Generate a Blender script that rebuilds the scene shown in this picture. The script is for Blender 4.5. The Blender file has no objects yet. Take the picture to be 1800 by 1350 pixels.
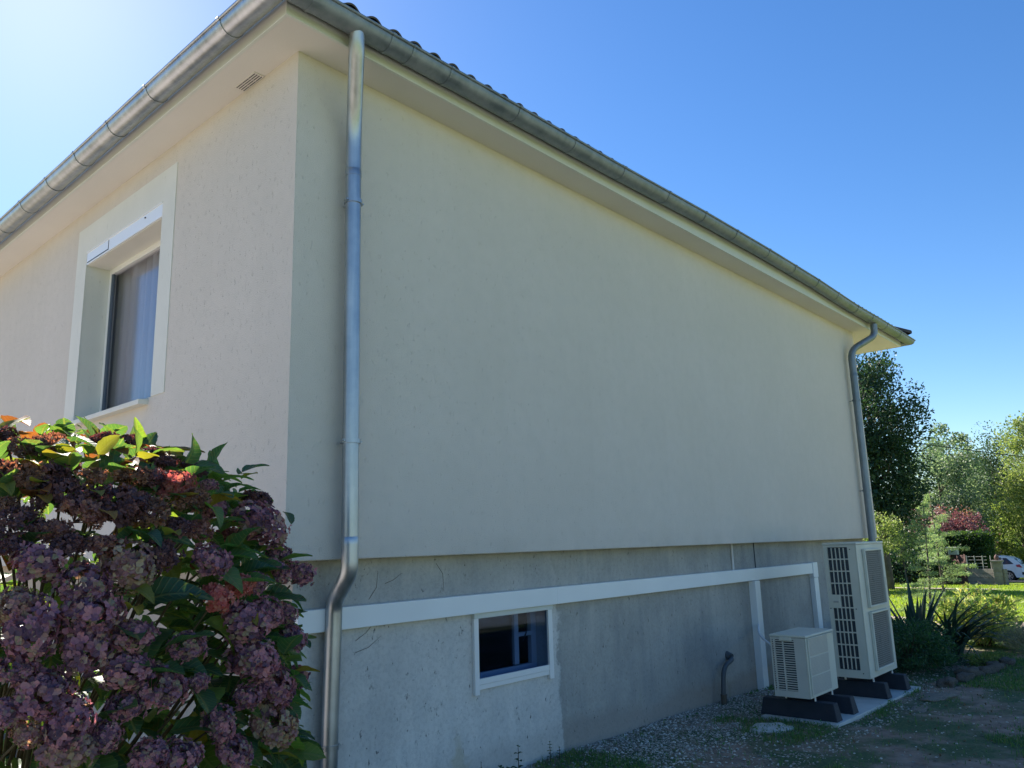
import bpy, math, random
import numpy as np
from mathutils import Vector, Matrix, noise
random.seed(7); np.random.seed(7)
R = math.radians; PI = math.pi
sc = bpy.context.scene

# ------------------------------------------------------------------ camera
CAM = Vector((-2.4971, -3.9534, 1.6))
yaw, pitch, roll = R(41.552), R(11.584), R(-1.7125)
fwd = Vector((math.cos(yaw)*math.cos(pitch), math.sin(yaw)*math.cos(pitch), math.sin(pitch)))
rgt = Vector((math.sin(yaw), -math.cos(yaw), 0)); upv = rgt.cross(fwd)
cr = rgt*math.cos(roll)+upv*math.sin(roll); cu = upv*math.cos(roll)-rgt*math.sin(roll)
cd = bpy.data.cameras.new('camera'); cam = bpy.data.objects.new('camera', cd); sc.collection.objects.link(cam)
cam.matrix_world = Matrix(((cr.x, cu.x, -fwd.x, CAM.x), (cr.y, cu.y, -fwd.y, CAM.y), (cr.z, cu.z, -fwd.z, CAM.z), (0, 0, 0, 1)))
cd.sensor_width = 36; cd.lens = 27.614; cd.clip_start = .05; cd.clip_end = 2000
sc.camera = cam
# ------------------------------------------------------------------ light
SUN_AZ, SUN_EL = 76.0, 37.5
w = bpy.data.worlds.new('World'); sc.world = w; w.use_nodes = True
nt = w.node_tree; bg = nt.nodes['Background']
sky = nt.nodes.new('ShaderNodeTexSky'); sky.sky_type = 'NISHITA'; sky.sun_disc = False
sky.sun_elevation = R(SUN_EL); sky.sun_rotation = R(90-SUN_AZ)
sky.altitude = 200; sky.air_density = 1.0; sky.dust_density = .22; sky.ozone_density = 3.0
hs_ = nt.nodes.new('ShaderNodeHueSaturation'); hs_.inputs['Saturation'].default_value = 1.25; hs_.inputs['Hue'].default_value = .505
nt.links.new(sky.outputs[0], hs_.inputs['Color']); nt.links.new(hs_.outputs[0], bg.inputs[0]); bg.inputs[1].default_value = .074
sd = bpy.data.lights.new('sun', 'SUN'); sd.energy = 5.0; sd.angle = R(.53); sd.color = (1, .93, .82)
so = bpy.data.objects.new('sun', sd); sc.collection.objects.link(so)
sv = Vector((math.cos(R(SUN_AZ))*math.cos(R(SUN_EL)), math.sin(R(SUN_AZ))*math.cos(R(SUN_EL)), math.sin(R(SUN_EL))))
so.rotation_euler = (-sv).to_track_quat('-Z', 'Y').to_euler(); so.location = (0, 0, 30)
sc.view_settings.view_transform = 'Standard'; sc.view_settings.look = 'None'
sc.view_settings.exposure = 1.38; sc.view_settings.gamma = 1; sc.view_settings.use_curve_mapping = False
try:
    sc.cycles.max_bounces = 8; sc.cycles.transparent_max_bounces = 12; sc.cycles.use_denoising = True
    sc.cycles.caustics_reflective = False; sc.cycles.caustics_refractive = False
except Exception: pass

# ------------------------------------------------------------------ materials
def M(name, col, rough=.7, metal=0., n=None, bump=0., bscale=60., col2=None, cscale=3., spec=.5, cdet=6, cpos=(.35, .65)):
    m = bpy.data.materials.new(name); m.use_nodes = True; t = m.node_tree; p = t.nodes['Principled BSDF']
    p.inputs['Base Color'].default_value = (*col, 1); p.inputs['Roughness'].default_value = rough
    p.inputs['Metallic'].default_value = metal; p.inputs['Specular IOR Level'].default_value = spec
    tc = t.nodes.new('ShaderNodeTexCoord')
    if col2 is not None:
        nz = t.nodes.new('ShaderNodeTexNoise'); nz.inputs['Scale'].default_value = cscale; nz.inputs['Detail'].default_value = cdet
        t.links.new(tc.outputs['Object'], nz.inputs['Vector'])
        r = t.nodes.new('ShaderNodeValToRGB'); r.color_ramp.elements[0].position = cpos[0]; r.color_ramp.elements[1].position = cpos[1]
        r.color_ramp.elements[0].color = (*col, 1); r.color_ramp.elements[1].color = (*col2, 1)
        t.links.new(nz.outputs['Fac'], r.inputs[0]); t.links.new(r.outputs[0], p.inputs['Base Color'])
    if bump:
        nz = t.nodes.new('ShaderNodeTexNoise'); nz.inputs['Scale'].default_value = bscale; nz.inputs['Detail'].default_value = 5
        t.links.new(tc.outputs['Object'], nz.inputs['Vector'])
        b = t.nodes.new('ShaderNodeBump'); b.inputs['Strength'].default_value = bump; b.inputs['Distance'].default_value = .01
        t.links.new(nz.outputs['Fac'], b.inputs['Height']); t.links.new(b.outputs[0], p.inputs['Normal'])
    return m
def N(t, typ, **k):
    n = t.nodes.new(typ)
    for a, b in k.items():
        if a in n.inputs: n.inputs[a].default_value = b
        else: setattr(n, a, b)
    return n
def ramp(t, src, *stops):
    r = t.nodes.new('ShaderNodeValToRGB'); e = r.color_ramp.elements
    while len(e) < len(stops): e.new(.5)
    for i, (p, c) in enumerate(stops):
        e[i].position = p; e[i].color = (*c, 1) if hasattr(c, '__len__') else (c, c, c, 1)
    t.links.new(src, r.inputs[0]); return r.outputs[0]
def mix(t, f, a, b, mode='MIX'):
    n = t.nodes.new('ShaderNodeMix'); n.data_type = 'RGBA'; n.blend_type = mode
    for s, v in ((n.inputs[0], f), (n.inputs[6], a), (n.inputs[7], b)):
        if hasattr(v, 'node'): t.links.new(v, s)
        else: s.default_value = v if not hasattr(v, '__len__') else (*v, 1)
    return n.outputs[2]
def math_(t, op, a, b=0., clamp=False):
    n = t.nodes.new('ShaderNodeMath'); n.operation = op; n.use_clamp = clamp
    for s, v in ((n.inputs[0], a), (n.inputs[1], b)):
        if hasattr(v, 'node'): t.links.new(v, s)
        else: s.default_value = v
    return n.outputs[0]
def noise_n(t, vec, scale, detail=5, rough=.5, stretch=None):
    if stretch:
        mp = t.nodes.new('ShaderNodeMapping'); mp.inputs['Scale'].default_value = stretch
        t.links.new(vec, mp.inputs[0]); vec = mp.outputs[0]
    n = t.nodes.new('ShaderNodeTexNoise'); n.inputs['Scale'].default_value = scale; n.inputs['Detail'].default_value = detail
    n.inputs['Roughness'].default_value = rough
    t.links.new(vec, n.inputs['Vector']); return n.outputs['Fac']
def mat(name):
    m = bpy.data.materials.new(name); m.use_nodes = True; t = m.node_tree
    tc = t.nodes.new('ShaderNodeTexCoord')
    return m, t, t.nodes['Principled BSDF'], tc.outputs['Object']
def bump_to(t, p, h, strength, dist=.01):
    b = t.nodes.new('ShaderNodeBump'); b.inputs['Strength'].default_value = strength; b.inputs['Distance'].default_value = dist
    t.links.new(h, b.inputs['Height']); t.links.new(b.outputs[0], p.inputs['Normal'])

# scratched render (gratté finish): vertical short grooves
m, t, p, O = mat('render_plaster'); PLASTER = m
big = noise_n(t, O, 1.1, 4); mid = noise_n(t, O, 9, 5)
c = mix(t, ramp(t, big, (.35, 0.), (.7, 1.)), (.635, .585, .515), (.665, .612, .545))
c = mix(t, ramp(t, mid, (.4, 0.), (.75, .35)), c, (.585, .54, .475))
g1 = noise_n(t, O, 42, 4, .65, (1, 1, .45)); g2 = noise_n(t, O, 150, 3)
groove = ramp(t, g1, (.30, 0.), (.40, 1.))
c = mix(t, math_(t, 'MULTIPLY', math_(t, 'SUBTRACT', 1., groove), .24), c, (.45, .41, .36))
sp_ = t.nodes.new('ShaderNodeSeparateXYZ'); t.links.new(O, sp_.inputs[0])
run = ramp(t, noise_n(t, O, 4.5, 5, .6, (1, 1, .05)), (.52, 0.), (.75, .07)); c = mix(t, run, c, (.47, .44, .38))
low = math_(t, 'MULTIPLY', ramp(t, math_(t, 'SUBTRACT', sp_.outputs[2], 1.5), (.0, .45), (.22, 0.)), ramp(t, noise_n(t, O, 3, 5), (.4, .1), (.65, 1.))); c = mix(t, low, c, (.42, .40, .35))
t.links.new(c, p.inputs['Base Color']); p.inputs['Roughness'].default_value = .93; p.inputs['Specular IOR Level'].default_value = .2
h = math_(t, 'ADD', math_(t, 'MULTIPLY', groove, .8), math_(t, 'MULTIPLY', g2, 1.)); bump_to(t, p, h, .75, .005)

m, t, p, O = mat('surround_render'); SURR = m
c = mix(t, ramp(t, noise_n(t, O, 3, 5), (.35, 0.), (.7, 1.)), (.68, .68, .615), (.72, .715, .65))
g1 = noise_n(t, O, 30, 3, .6, (1, 1, .35)); groove = ramp(t, g1, (.27, 0.), (.36, 1.))
c = mix(t, math_(t, 'MULTIPLY', math_(t, 'SUBTRACT', 1., groove), .3), c, (.45, .44, .38))
t.links.new(c, p.inputs['Base Color']); p.inputs['Roughness'].default_value = .9
bump_to(t, p, math_(t, 'ADD', groove, math_(t, 'MULTIPLY', noise_n(t, O, 160, 3), .6)), .35, .004)

# foundation concrete: pale painted patch left of the little window, bare grey beyond, damp brown foot, streaks
m, t, p, O = mat('foundation_concrete'); CONC = m
sep = t.nodes.new('ShaderNodeSeparateXYZ'); t.links.new(O, sep.inputs[0])
n1 = noise_n(t, O, 1.6, 7, .62); n2 = noise_n(t, O, 14, 6, .65); n3 = noise_n(t, O, 45, 4, .7)
streak = noise_n(t, O, 5, 6, .6, (1.6, 1, .22))
grey = mix(t, ramp(t, n1, (.35, 0.), (.68, 1.)), (.33, .325, .295), (.47, .455, .405))
grey = mix(t, ramp(t, streak, (.45, 0.), (.7, .5)), grey, (.25, .265, .26))
pale = mix(t, ramp(t, n1, (.35, 0.), (.66, 1.)), (.56, .545, .505), (.69, .67, .615))
pale = mix(t, ramp(t, streak, (.42, 0.), (.72, .45)), pale, (.48, .49, .47))
xe = math_(t, 'ADD', sep.outputs[0], math_(t, 'MULTIPLY', math_(t, 'SUBTRACT', noise_n(t, O, 5, 5, .6), .5), .35))
xe = math_(t, 'ADD', xe, math_(t, 'MULTIPLY', ramp(t, sep.outputs[2], (.0, .0), (.55, .0), (.56, 1.), (1., 1.)), .0))
# edge runs along x=2.65, swings in towards the window higher up
patch = ramp(t, math_(t, 'SUBTRACT', xe, 2.6), (.0, 1.), (.03, 0.))
ztop = math_(t, 'ADD', sep.outputs[2], math_(t, 'MULTIPLY', n1, .1))
patch = math_(t, 'MULTIPLY', patch, ramp(t, ztop, (.0, 1.), (1., 1.)))
upper = ramp(t, math_(t, 'SUBTRACT', sep.outputs[2], 1.2), (0., 1.), (.02, .25))
patch = math_(t, 'MULTIPLY', patch, upper)
c = mix(t, patch, grey, pale)
foot = ramp(t, math_(t, 'ADD', sep.outputs[2], math_(t, 'MULTIPLY', math_(t, 'SUBTRACT', noise_n(t, O, 2.2, 5), .5), .35)), (.13, .8), (.24, 0.))
foot = math_(t, 'MULTIPLY', foot, math_(t, 'SUBTRACT', 1., math_(t, 'MULTIPLY', patch, .7)))
c = mix(t, foot, c, (.30, .275, .24))
spots = ramp(t, n2, (.64, 0.), (.72, .6)); c = mix(t, spots, c, (.15, .155, .14))
pit = ramp(t, noise_n(t, O, 34, 4, .75, (1, 1, .5)), (.645, 0.), (.69, .85)); c = mix(t, pit, c, (.09, .09, .08))
stx = math_(t, 'ABSOLUTE', math_(t, 'ADD', math_(t, 'SUBTRACT', sep.outputs[0], .40), math_(t, 'MULTIPLY', math_(t, 'SUBTRACT', n1, .5), .25)))
c = mix(t, math_(t, 'MULTIPLY', ramp(t, stx, (.0, .55), (.17, 0.)), ramp(t, noise_n(t, O, 7, 5, .6, (2, 1, .3)), (.3, .3), (.6, 1.))), c, (.22, .20, .165))
efx = math_(t, 'ABSOLUTE', math_(t, 'ADD', math_(t, 'SUBTRACT', sep.outputs[0], 1.50), math_(t, 'MULTIPLY', math_(t, 'SUBTRACT', n2, .5), .22)))
efz = math_(t, 'ADD', efx, math_(t, 'MULTIPLY', math_(t, 'MAXIMUM', math_(t, 'SUBTRACT', sep.outputs[2], .12), 0.), .35))
c = mix(t, ramp(t, efz, (.05, .7), (.11, 0.)), c, (.50, .45, .33))
moss = math_(t, 'MULTIPLY', ramp(t, noise_n(t, O, 3.3, 6, .7, (1.5, 1, .45)), (.60, 0.), (.72, .6)), ramp(t, sep.outputs[2], (.1, 1.), (.5, 0.)))
c = mix(t, moss, c, (.24, .25, .13))
c = mix(t, ramp(t, n3, (.3, .22), (.55, 0.)), c, (.12, .12, .115))
t.links.new(c, p.inputs['Base Color']); p.inputs['Roughness'].default_value = .9
bump_to(t, p, math_(t, 'SUBTRACT', math_(t, 'ADD', n2, math_(t, 'MULTIPLY', n3, .6)), pit), .6, .008)
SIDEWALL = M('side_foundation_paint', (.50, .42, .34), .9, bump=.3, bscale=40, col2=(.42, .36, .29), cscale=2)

SOFFIT = M('soffit_paint', (.70, .68, .64), .85, bump=.12, bscale=40, col2=(.66, .64, .60), cscale=1.2)
FASCIA = M('fascia_paint', (.66, .685, .64), .55, bump=.05, bscale=25, col2=(.61, .64, .59), cscale=3)
WHITE = M('white_plastic', (.82, .84, .82), .42, bump=.03, bscale=12, col2=(.78, .80, .78), cscale=2)
ALU = M('white_aluminium', (.78, .78, .75), .35, bump=.02, bscale=30)
BOXALU = M('shutter_box_aluminium', (.80, .84, .88), .25, bump=.02, bscale=8)
def zincmat(name, c1, c2, met, r1, r2):
    m, t, p, O = mat(name)
    zn = noise_n(t, O, 4, 6, .6); zv = noise_n(t, O, 16, 4, .6, (1, 1, .06)); zs = noise_n(t, O, 38, 5, .7)
    f = math_(t, 'ADD', math_(t, 'MULTIPLY', zn, .5), math_(t, 'MULTIPLY', zv, .5))
    c = mix(t, ramp(t, f, (.38, 0.), (.62, 1.)), c1, c2)
    c = mix(t, ramp(t, zs, (.62, 0.), (.78, .18)), c, (.75, .76, .74))
    t.links.new(c, p.inputs['Base Color']); p.inputs['Metallic'].default_value = met
    t.links.new(ramp(t, f, (.35, r1), (.65, r2)), p.inputs['Roughness'])
    bump_to(t, p, noise_n(t, O, 1.6, 1, .5), .05, .02); return m
ZINC = zincmat('zinc', (.32, .345, .37), (.50, .525, .54), .85, .30, .44)
ZINC2 = zincmat('weathered_zinc', (.15, .185, .21), (.25, .285, .31), .5, .36, .55)
TILE = M('roof_tile_clay', (.045, .04, .035), .85, bump=.5, bscale=60, col2=(.10, .085, .07), cscale=9)
CASE = M('cream_casing', (.60, .60, .505), .5, bump=.02, bscale=20, col2=(.55, .55, .46), cscale=3)
CASE2 = M('grey_beige_casing', (.55, .54, .475), .55, bump=.02, bscale=20, col2=(.50, .49, .43), cscale=4)
MESHM = M('grille_wire', (.34, .34, .31), .5)
DARK = M('dark_cavity', (.012, .02, .03), .6)
FIN = M('coil_fin', (.05, .065, .08), .45, metal=.5)
RUBBER = M('black_rubber', (.010, .016, .026), .7, bump=.3, bscale=90, col2=(.016, .022, .034), cscale=12)
SLAB = M('slab_concrete', (.48, .47, .43), .9, bump=.4, bscale=50, col2=(.58, .57, .53), cscale=4)
STONE = M('edging_stone', (.06, .052, .04), .9, bump=.8, bscale=25, col2=(.12, .10, .075), cscale=7)
WHITEHOSE = M('white_hose', (.75, .77, .78), .35); BLACKHOSE = M('black_insulation', (.02, .02, .02), .7)
DRAIN = M('grey_drain_pvc', (.085, .10, .11), .5, bump=.1, bscale=30)
def glass(name, tint, refl, rough=.02):
    m = bpy.data.materials.new(name); m.use_nodes = True; t = m.node_tree
    for n in list(t.nodes):
        if n.type == 'BSDF_PRINCIPLED': t.nodes.remove(n)
    out = [n for n in t.nodes if n.type == 'OUTPUT_MATERIAL'][0]
    tr = N(t, 'ShaderNodeBsdfTransparent', Color=(*tint, 1)); gl = N(t, 'ShaderNodeBsdfGlossy', Roughness=rough)
    lw = N(t, 'ShaderNodeFresnel', IOR=1.5); f = math_(t, 'MULTIPLY', lw.outputs[0], refl, True)
    ms = t.nodes.new('ShaderNodeMixShader'); t.links.new(f, ms.inputs[0]); t.links.new(tr.outputs[0], ms.inputs[1]); t.links.new(gl.outputs[0], ms.inputs[2])
    t.links.new(ms.outputs[0], out.inputs[0]); return m
GLASS = glass('window_glass', (.9, .9, .92), .3, .12); GLASS2 = glass('cellar_glass', (.5, .55, .6), .2); SCREEN = glass('insect_screen', (.58, .66, .76), .06)
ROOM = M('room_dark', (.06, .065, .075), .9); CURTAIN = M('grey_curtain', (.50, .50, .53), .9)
INFRAME = M('inner_frame_white', (.7, .72, .74), .5)

def leafmat(name, stops, trans=.45, rough=.5, tint=(1.25, 1.2, .55), vein=False):
    """foliage: colour by random per leaf, light passes through"""
    m = bpy.data.materials.new(name); m.use_nodes = True; t = m.node_tree; p = t.nodes['Principled BSDF']
    out = [n for n in t.nodes if n.type == 'OUTPUT_MATERIAL'][0]
    g = t.nodes.new('ShaderNodeNewGeometry'); oi = t.nodes.new('ShaderNodeObjectInfo')
    rnd = math_(t, 'FRACT', math_(t, 'ADD', g.outputs['Random Per Island'], oi.outputs['Random']))
    c = ramp(t, rnd, *stops)
    if vein:
        tc = t.nodes.new('ShaderNodeTexCoord'); uv = tc.outputs['UV']
        s = t.nodes.new('ShaderNodeSeparateXYZ'); t.links.new(uv, s.inputs[0])
        ax = math_(t, 'ABSOLUTE', math_(t, 'SUBTRACT', s.outputs[0], .5))
        v = math_(t, 'FRACT', math_(t, 'ADD', math_(t, 'MULTIPLY', s.outputs[1], 8.), math_(t, 'MULTIPLY', ax, -6.)))
        vv = ramp(t, v, (.0, 1.), (.12, 0.), (.9, 0.), (1., 1.)); mv = ramp(t, ax, (.015, 1.), (.04, 0.))
        vn = math_(t, 'MAXIMUM', vv, mv)
        c = mix(t, math_(t, 'MULTIPLY', vn, .35), c, (.25, .26, .10))
        blot = noise_n(t, tc.outputs['Object'], 28, 4, .6)
        c = mix(t, ramp(t, blot, (.55, 0.), (.72, .55)), c, (.12, .045, .02))
        bump_to(t, p, vn, .5, .004)
    t.links.new(c, p.inputs['Base Color']); p.inputs['Roughness'].default_value = rough; p.inputs['Specular IOR Level'].default_value = .4
    tl = t.nodes.new('ShaderNodeBsdfTranslucent'); t.links.new(mix(t, 1., c, tint, 'MULTIPLY'), tl.inputs[0])
    tl.inputs[0].default_value = (1, 1, 1, 1)
    ms = t.nodes.new('ShaderNodeMixShader'); ms.inputs[0].default_value = trans
    t.links.new(p.outputs[0], ms.inputs[1]); t.links.new(tl.outputs[0], ms.inputs[2]); t.links.new(ms.outputs[0], out.inputs[0])
    return m
LEAF_G = leafmat('hydrangea_leaf_green', [(0, (.03, .075, .045)), (.5, (.05, .12, .06)), (.8, (.08, .16, .05)), (1, (.13, .20, .045))], .4, .42, (3.2, 3.0, .9), True)
LEAF_Y = leafmat('hydrangea_leaf_yellow', [(0, (.13, .17, .03)), (.6, (.24, .22, .04)), (1, (.28, .15, .04))], .45, .5, (2.0, 1.9, .6), True)
LEAF_R = leafmat('hydrangea_leaf_red', [(0, (.16, .06, .04)), (.5, (.24, .10, .04)), (1, (.10, .04, .03))], .45, .55, (2.2, 1.6, .7), True)
HEADM = {
 'm': leafmat('mauve_petals', [(0, (.10, .065, .10)), (.3, (.20, .11, .17)), (.55, (.36, .19, .25)), (.75, (.46, .24, .26)), (.9, (.30, .24, .19)), (1, (.26, .25, .16))], .38, .65, (2.0, 1.2, 1.1)),
 'd': leafmat('dried_petals', [(0, (.055, .035, .05)), (.5, (.11, .06, .075)), (1, (.19, .10, .09))], .25, .75, (2.6, 1.2, .8)),
 'b': leafmat('brown_petals', [(0, (.10, .065, .06)), (.5, (.20, .12, .09)), (1, (.32, .20, .13))], .35, .7, (2.4, 1.3, .8)),
 'r': leafmat('rust_petals', [(0, (.14, .08, .09)), (.5, (.23, .13, .12)), (1, (.32, .20, .14))], .4, .7, (2.4, 1.1, .8)),
 'p': leafmat('rose_petals', [(0, (.22, .09, .10)), (.5, (.32, .14, .12)), (1, (.30, .18, .12))], .45, .6, (2.2, 1.0, .9)),
 'c': leafmat('coral_petals', [(0, (.40, .12, .12)), (.5, (.50, .20, .17)), (1, (.45, .26, .20))], .5, .55, (1.8, .9, .9)),
 'g': leafmat('faded_green_petals', [(0, (.18, .12, .13)), (.35, (.32, .19, .21)), (.7, (.32, .28, .19)), (1, (.40, .36, .24))], .4, .6, (2.1, 1.3, .8))}
STEM = M('brown_stem', (.06, .045, .025), .85, bump=.3, bscale=80, col2=(.10, .08, .04), cscale=8)
BARK = M('tree_bark', (.07, .055, .04), .9, bump=.8, bscale=14, col2=(.13, .11, .085), cscale=5)

# ------------------------------------------------------------------ mesh helpers
C = sc.collection
class MB:
    def __init__(s): s.v = []; s.f = []; s.m = []; s.uv = None
    def poly(s, pts, mi=0):
        b = len(s.v); s.v += [tuple(p) for p in pts]; s.f.append(tuple(range(b, b+len(pts)))); s.m.append(mi)
    def box(s, a, b, mi=0):
        x0, y0, z0 = a; x1, y1, z1 = b; k = len(s.v)
        s.v += [(x0, y0, z0), (x1, y0, z0), (x1, y1, z0), (x0, y1, z0), (x0, y0, z1), (x1, y0, z1), (x1, y1, z1), (x0, y1, z1)]
        for f in ((0, 3, 2, 1), (4, 5, 6, 7), (0, 1, 5, 4), (1, 2, 6, 5), (2, 3, 7, 6), (3, 0, 4, 7)):
            s.f.append(tuple(k+i for i in f)); s.m.append(mi)
        return s
    def hexa(s, p8, mi=0):
        k = len(s.v); s.v += [tuple(p) for p in p8]
        for f in ((0, 3, 2, 1), (4, 5, 6, 7), (0, 1, 5, 4), (1, 2, 6, 5), (2, 3, 7, 6), (3, 0, 4, 7)):
            s.f.append(tuple(k+i for i in f)); s.m.append(mi)
    def tube(s, pts, r, n=12, mi=0, caps=True):
        pts = [Vector(p) for p in pts]; rs = r if hasattr(r, '__len__') else [r]*len(pts)
        k0 = len(s.v); prev = None
        for i, p in enumerate(pts):
            d = (pts[min(i+1, len(pts)-1)]-pts[max(i-1, 0)])
            if d.length < 1e-9: d = Vector((0, 0, 1))
            d.normalize()
            if prev is None:
                a = Vector((1, 0, 0)) if abs(d.x) < .8 else Vector((0, 1, 0)); u = d.cross(a).normalized()
            else:
                u = (prev-d*prev.dot(d)); u = u.normalized() if u.length > 1e-6 else d.orthogonal().normalized()
            prev = u; vv = d.cross(u)
            for j in range(n):
                a = 2*PI*j/n; q = p+(u*math.cos(a)+vv*math.sin(a))*rs[i]; s.v.append(tuple(q))
        for i in range(len(pts)-1):
            for j in range(n):
                a = k0+i*n+j; b = k0+i*n+(j+1) % n
                s.f.append((a, b, b+n, a+n)); s.m.append(mi)
        if caps:
            s.f.append(tuple(k0+j for j in range(n))[::-1]); s.m.append(mi)
            e = k0+(len(pts)-1)*n; s.f.append(tuple(e+j for j in range(n))); s.m.append(mi)
        return s
    def strip(s, rows, mi=0, closed=False):
        k = len(s.v); n = len(rows[0])
        for r_ in rows: s.v += [tuple(q) for q in r_]
        for i in range(len(rows)-1):
            for j in range(n-(0 if closed else 1)):
                a = k+i*n+j; b = k+i*n+(j+1) % n
                s.f.append((a, b, b+n, a+n)); s.m.append(mi)
        return s
    def mesh(s, name, mats, smooth=False):
        me = bpy.data.meshes.new(name); me.from_pydata(s.v, [], s.f)
        for q in (mats if isinstance(mats, (list, tuple)) else [mats]): me.materials.append(q)
        if any(s.m): me.polygons.foreach_set('material_index', s.m)
        if smooth: me.polygons.foreach_set('use_smooth', [True]*len(s.f))
        if s.uv:
            u = me.uv_layers.new(name='UVMap'); u.data.foreach_set('uv', s.uv)
        me.update(); return me
    def build(s, name, mats, parent=None, smooth=False, bevel=0., sharp=35):
        o = bpy.data.objects.new(name, s.mesh(name, mats, smooth)); C.objects.link(o)
        if parent: o.parent = parent
        if smooth and sharp:
            try: o.data.set_sharp_from_angle(angle=R(sharp))
            except Exception: pass
        if bevel:
            b = o.modifiers.new('bevel', 'BEVEL'); b.width = bevel; b.segments = 2; b.limit_method = 'ANGLE'; b.angle_limit = R(40)
            b.harden_normals = False
        return o
def np_mesh(name, V, F, mats, mi=None):
    """V (n,3) array, F (m,k) array with equal sized faces"""
    me = bpy.data.meshes.new(name); n = len(V); m_, k = F.shape
    me.vertices.add(n); me.vertices.foreach_set('co', np.asarray(V, np.float32).ravel())
    me.loops.add(m_*k); me.loops.foreach_set('vertex_index', np.asarray(F, np.int32).ravel())
    me.polygons.add(m_); me.polygons.foreach_set('loop_start', np.arange(m_, dtype=np.int32)*k)
    me.polygons.foreach_set('loop_total', np.full(m_, k, np.int32))
    for q in (mats if isinstance(mats, (list, tuple)) else [mats]): me.materials.append(q)
    if mi is not None: me.polygons.foreach_set('material_index', np.asarray(mi, np.int32))
    me.update(calc_edges=True); me.validate(); return me
def link(name, me, parent=None, loc=None, rot=None, scale=None):
    o = bpy.data.objects.new(name, me); C.objects.link(o)
    if parent: o.parent = parent
    if loc is not None: o.location = loc
    if rot is not None: o.rotation_euler = rot
    if scale is not None: o.scale = (scale,)*3 if not hasattr(scale, '__len__') else scale
    return o
def thing(name, label, cat, loc=(0, 0, 0), group=None):
    o = bpy.data.objects.new(name, None); C.objects.link(o); o.location = loc; o.empty_display_size = .1
    o['label'] = label; o['category'] = cat
    if group: o['group'] = group
    return o
def tag(o, label=None, cat=None, group=None, kind=None):
    for k, v in (('label', label), ('category', cat), ('group', group), ('kind', kind)):
        if v: o[k] = v
    return o

# ------------------------------------------------------------------ terrain
def gz(x, y=0.):
    if x < 12: z = 0.
    elif x < 30: z = -(x-12)*.0237
    else: z = -.427-(min(x, 60)-30)*.041
    return z
def gfine(x, y):
    z = gz(x)
    if 1 < x < 14 and -9 < y < .5: z += (noise.noise((x*1.3, y*1.3, 0))*.018+noise.noise((x*5, y*5, 3))*.008)*(1 if x < 11 else .5)
    z -= .012*max(0, min(x-3.2, 3)) if x < 12 else .036*max(0, (13-x)) if x < 13 else 0
    return z
m, t, p, O = mat('ground_soil_and_lawn')
sep = t.nodes.new('ShaderNodeSeparateXYZ'); t.links.new(O, sep.inputs[0])
a = noise_n(t, O, 1.1, 6, .6); b = noise_n(t, O, 7, 6, .65); cfine = noise_n(t, O, 40, 5, .7); lf = noise_n(t, O, .35, 4)
soil = mix(t, ramp(t, b, (.35, 0.), (.7, 1.)), (.23, .155, .11), (.42, .31, .235))
soil = mix(t, ramp(t, cfine, (.55, 0.), (.75, .5)), soil, (.22, .20, .17))
wild = mix(t, ramp(t, cfine, (.35, 0.), (.7, 1.)), (.06, .095, .045), (.14, .18, .08))
near = mix(t, ramp(t, a, (.44, 0.), (.56, 1.)), soil, wild)
lawn = mix(t, ramp(t, b, (.3, 0.), (.7, 1.)), (.13, .21, .02), (.20, .27, .03))
lawn = mix(t, ramp(t, lf, (.45, 0.), (.75, .5)), lawn, (.16, .15, .04))
isfar = ramp(t, math_(t, 'MULTIPLY', math_(t, 'ADD', sep.outputs[0], math_(t, 'MULTIPLY', b, .8)), .05), (.555, 0.), (.575, 1.))
c = mix(t, isfar, near, lawn)
isback = ramp(t, math_(t, 'MULTIPLY', math_(t, 'ADD', sep.outputs[1], 12.), .1), (.35, 1.), (.5, 0.))
c = mix(t, isback, c, lawn)
t.links.new(c, p.inputs['Base Color']); p.inputs['Roughness'].default_value = .95; p.inputs['Specular IOR Level'].default_value = .2
bump_to(t, p, math_(t, 'ADD', b, math_(t, 'MULTIPLY', cfine, .5)), .7, .03); GROUND = m
def axis(lo, hi, fine_lo, fine_hi, fine, coarse):
    v = list(np.arange(fine_lo, fine_hi, fine)); x = fine_hi
    s = fine
    while x < hi: v.append(x); s = min(s*1.35, coarse); x += s
    v.append(hi); x = fine_lo; s = fine
    while x > lo: s = min(s*1.35, coarse); x -= s; v.append(max(x, lo))
    return sorted(set(round(q, 4) for q in v))
xs = axis(-350, 450, 1.5, 13, .1, 40); ys = axis(-350, 350, -4.5, .6, .1, 40)
V = np.array([(x, y, gfine(x, y)) for y in ys for x in xs]); nx = len(xs)
F = np.array([(j*nx+i, j*nx+i+1, (j+1)*nx+i+1, (j+1)*nx+i) for j in range(len(ys)-1) for i in range(nx-1)])
go = link('ground', np_mesh('ground', V, F, GROUND)); go['kind'] = 'structure'
go.data.polygons.foreach_set('use_smooth', [True]*len(F))
def ribbon(name, ctr, widths, material, lift, kind='structure'):
    mb = MB(); rows = []
    for i, ((x, y), wd) in enumerate(zip(ctr, widths)):
        x0, y0 = ctr[max(0, i-1)]; x1, y1 = ctr[min(len(ctr)-1, i+1)]
        d = Vector((x1-x0, y1-y0)).normalized(); nn = Vector((-d.y, d.x))
        row = []
        for k in range(9):
            s_ = (k/8-.5)*2*wd*(1+.08*noise.noise((x*.8, y*.8, k)))
            px, py = x+nn.x*s_, y+nn.y*s_; row.append((px, py, gfine(px, py)+lift))
        rows.append(row)
    o = mb.strip(rows).build(name, material, smooth=True, sharp=0); o['kind'] = kind; return o
PATHM = M('pink_gravel', (.30, .22, .17), .95, bump=.8, bscale=35, col2=(.44, .36, .30), cscale=22, cdet=8)
yy = np.arange(-16, 14, .8)
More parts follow.
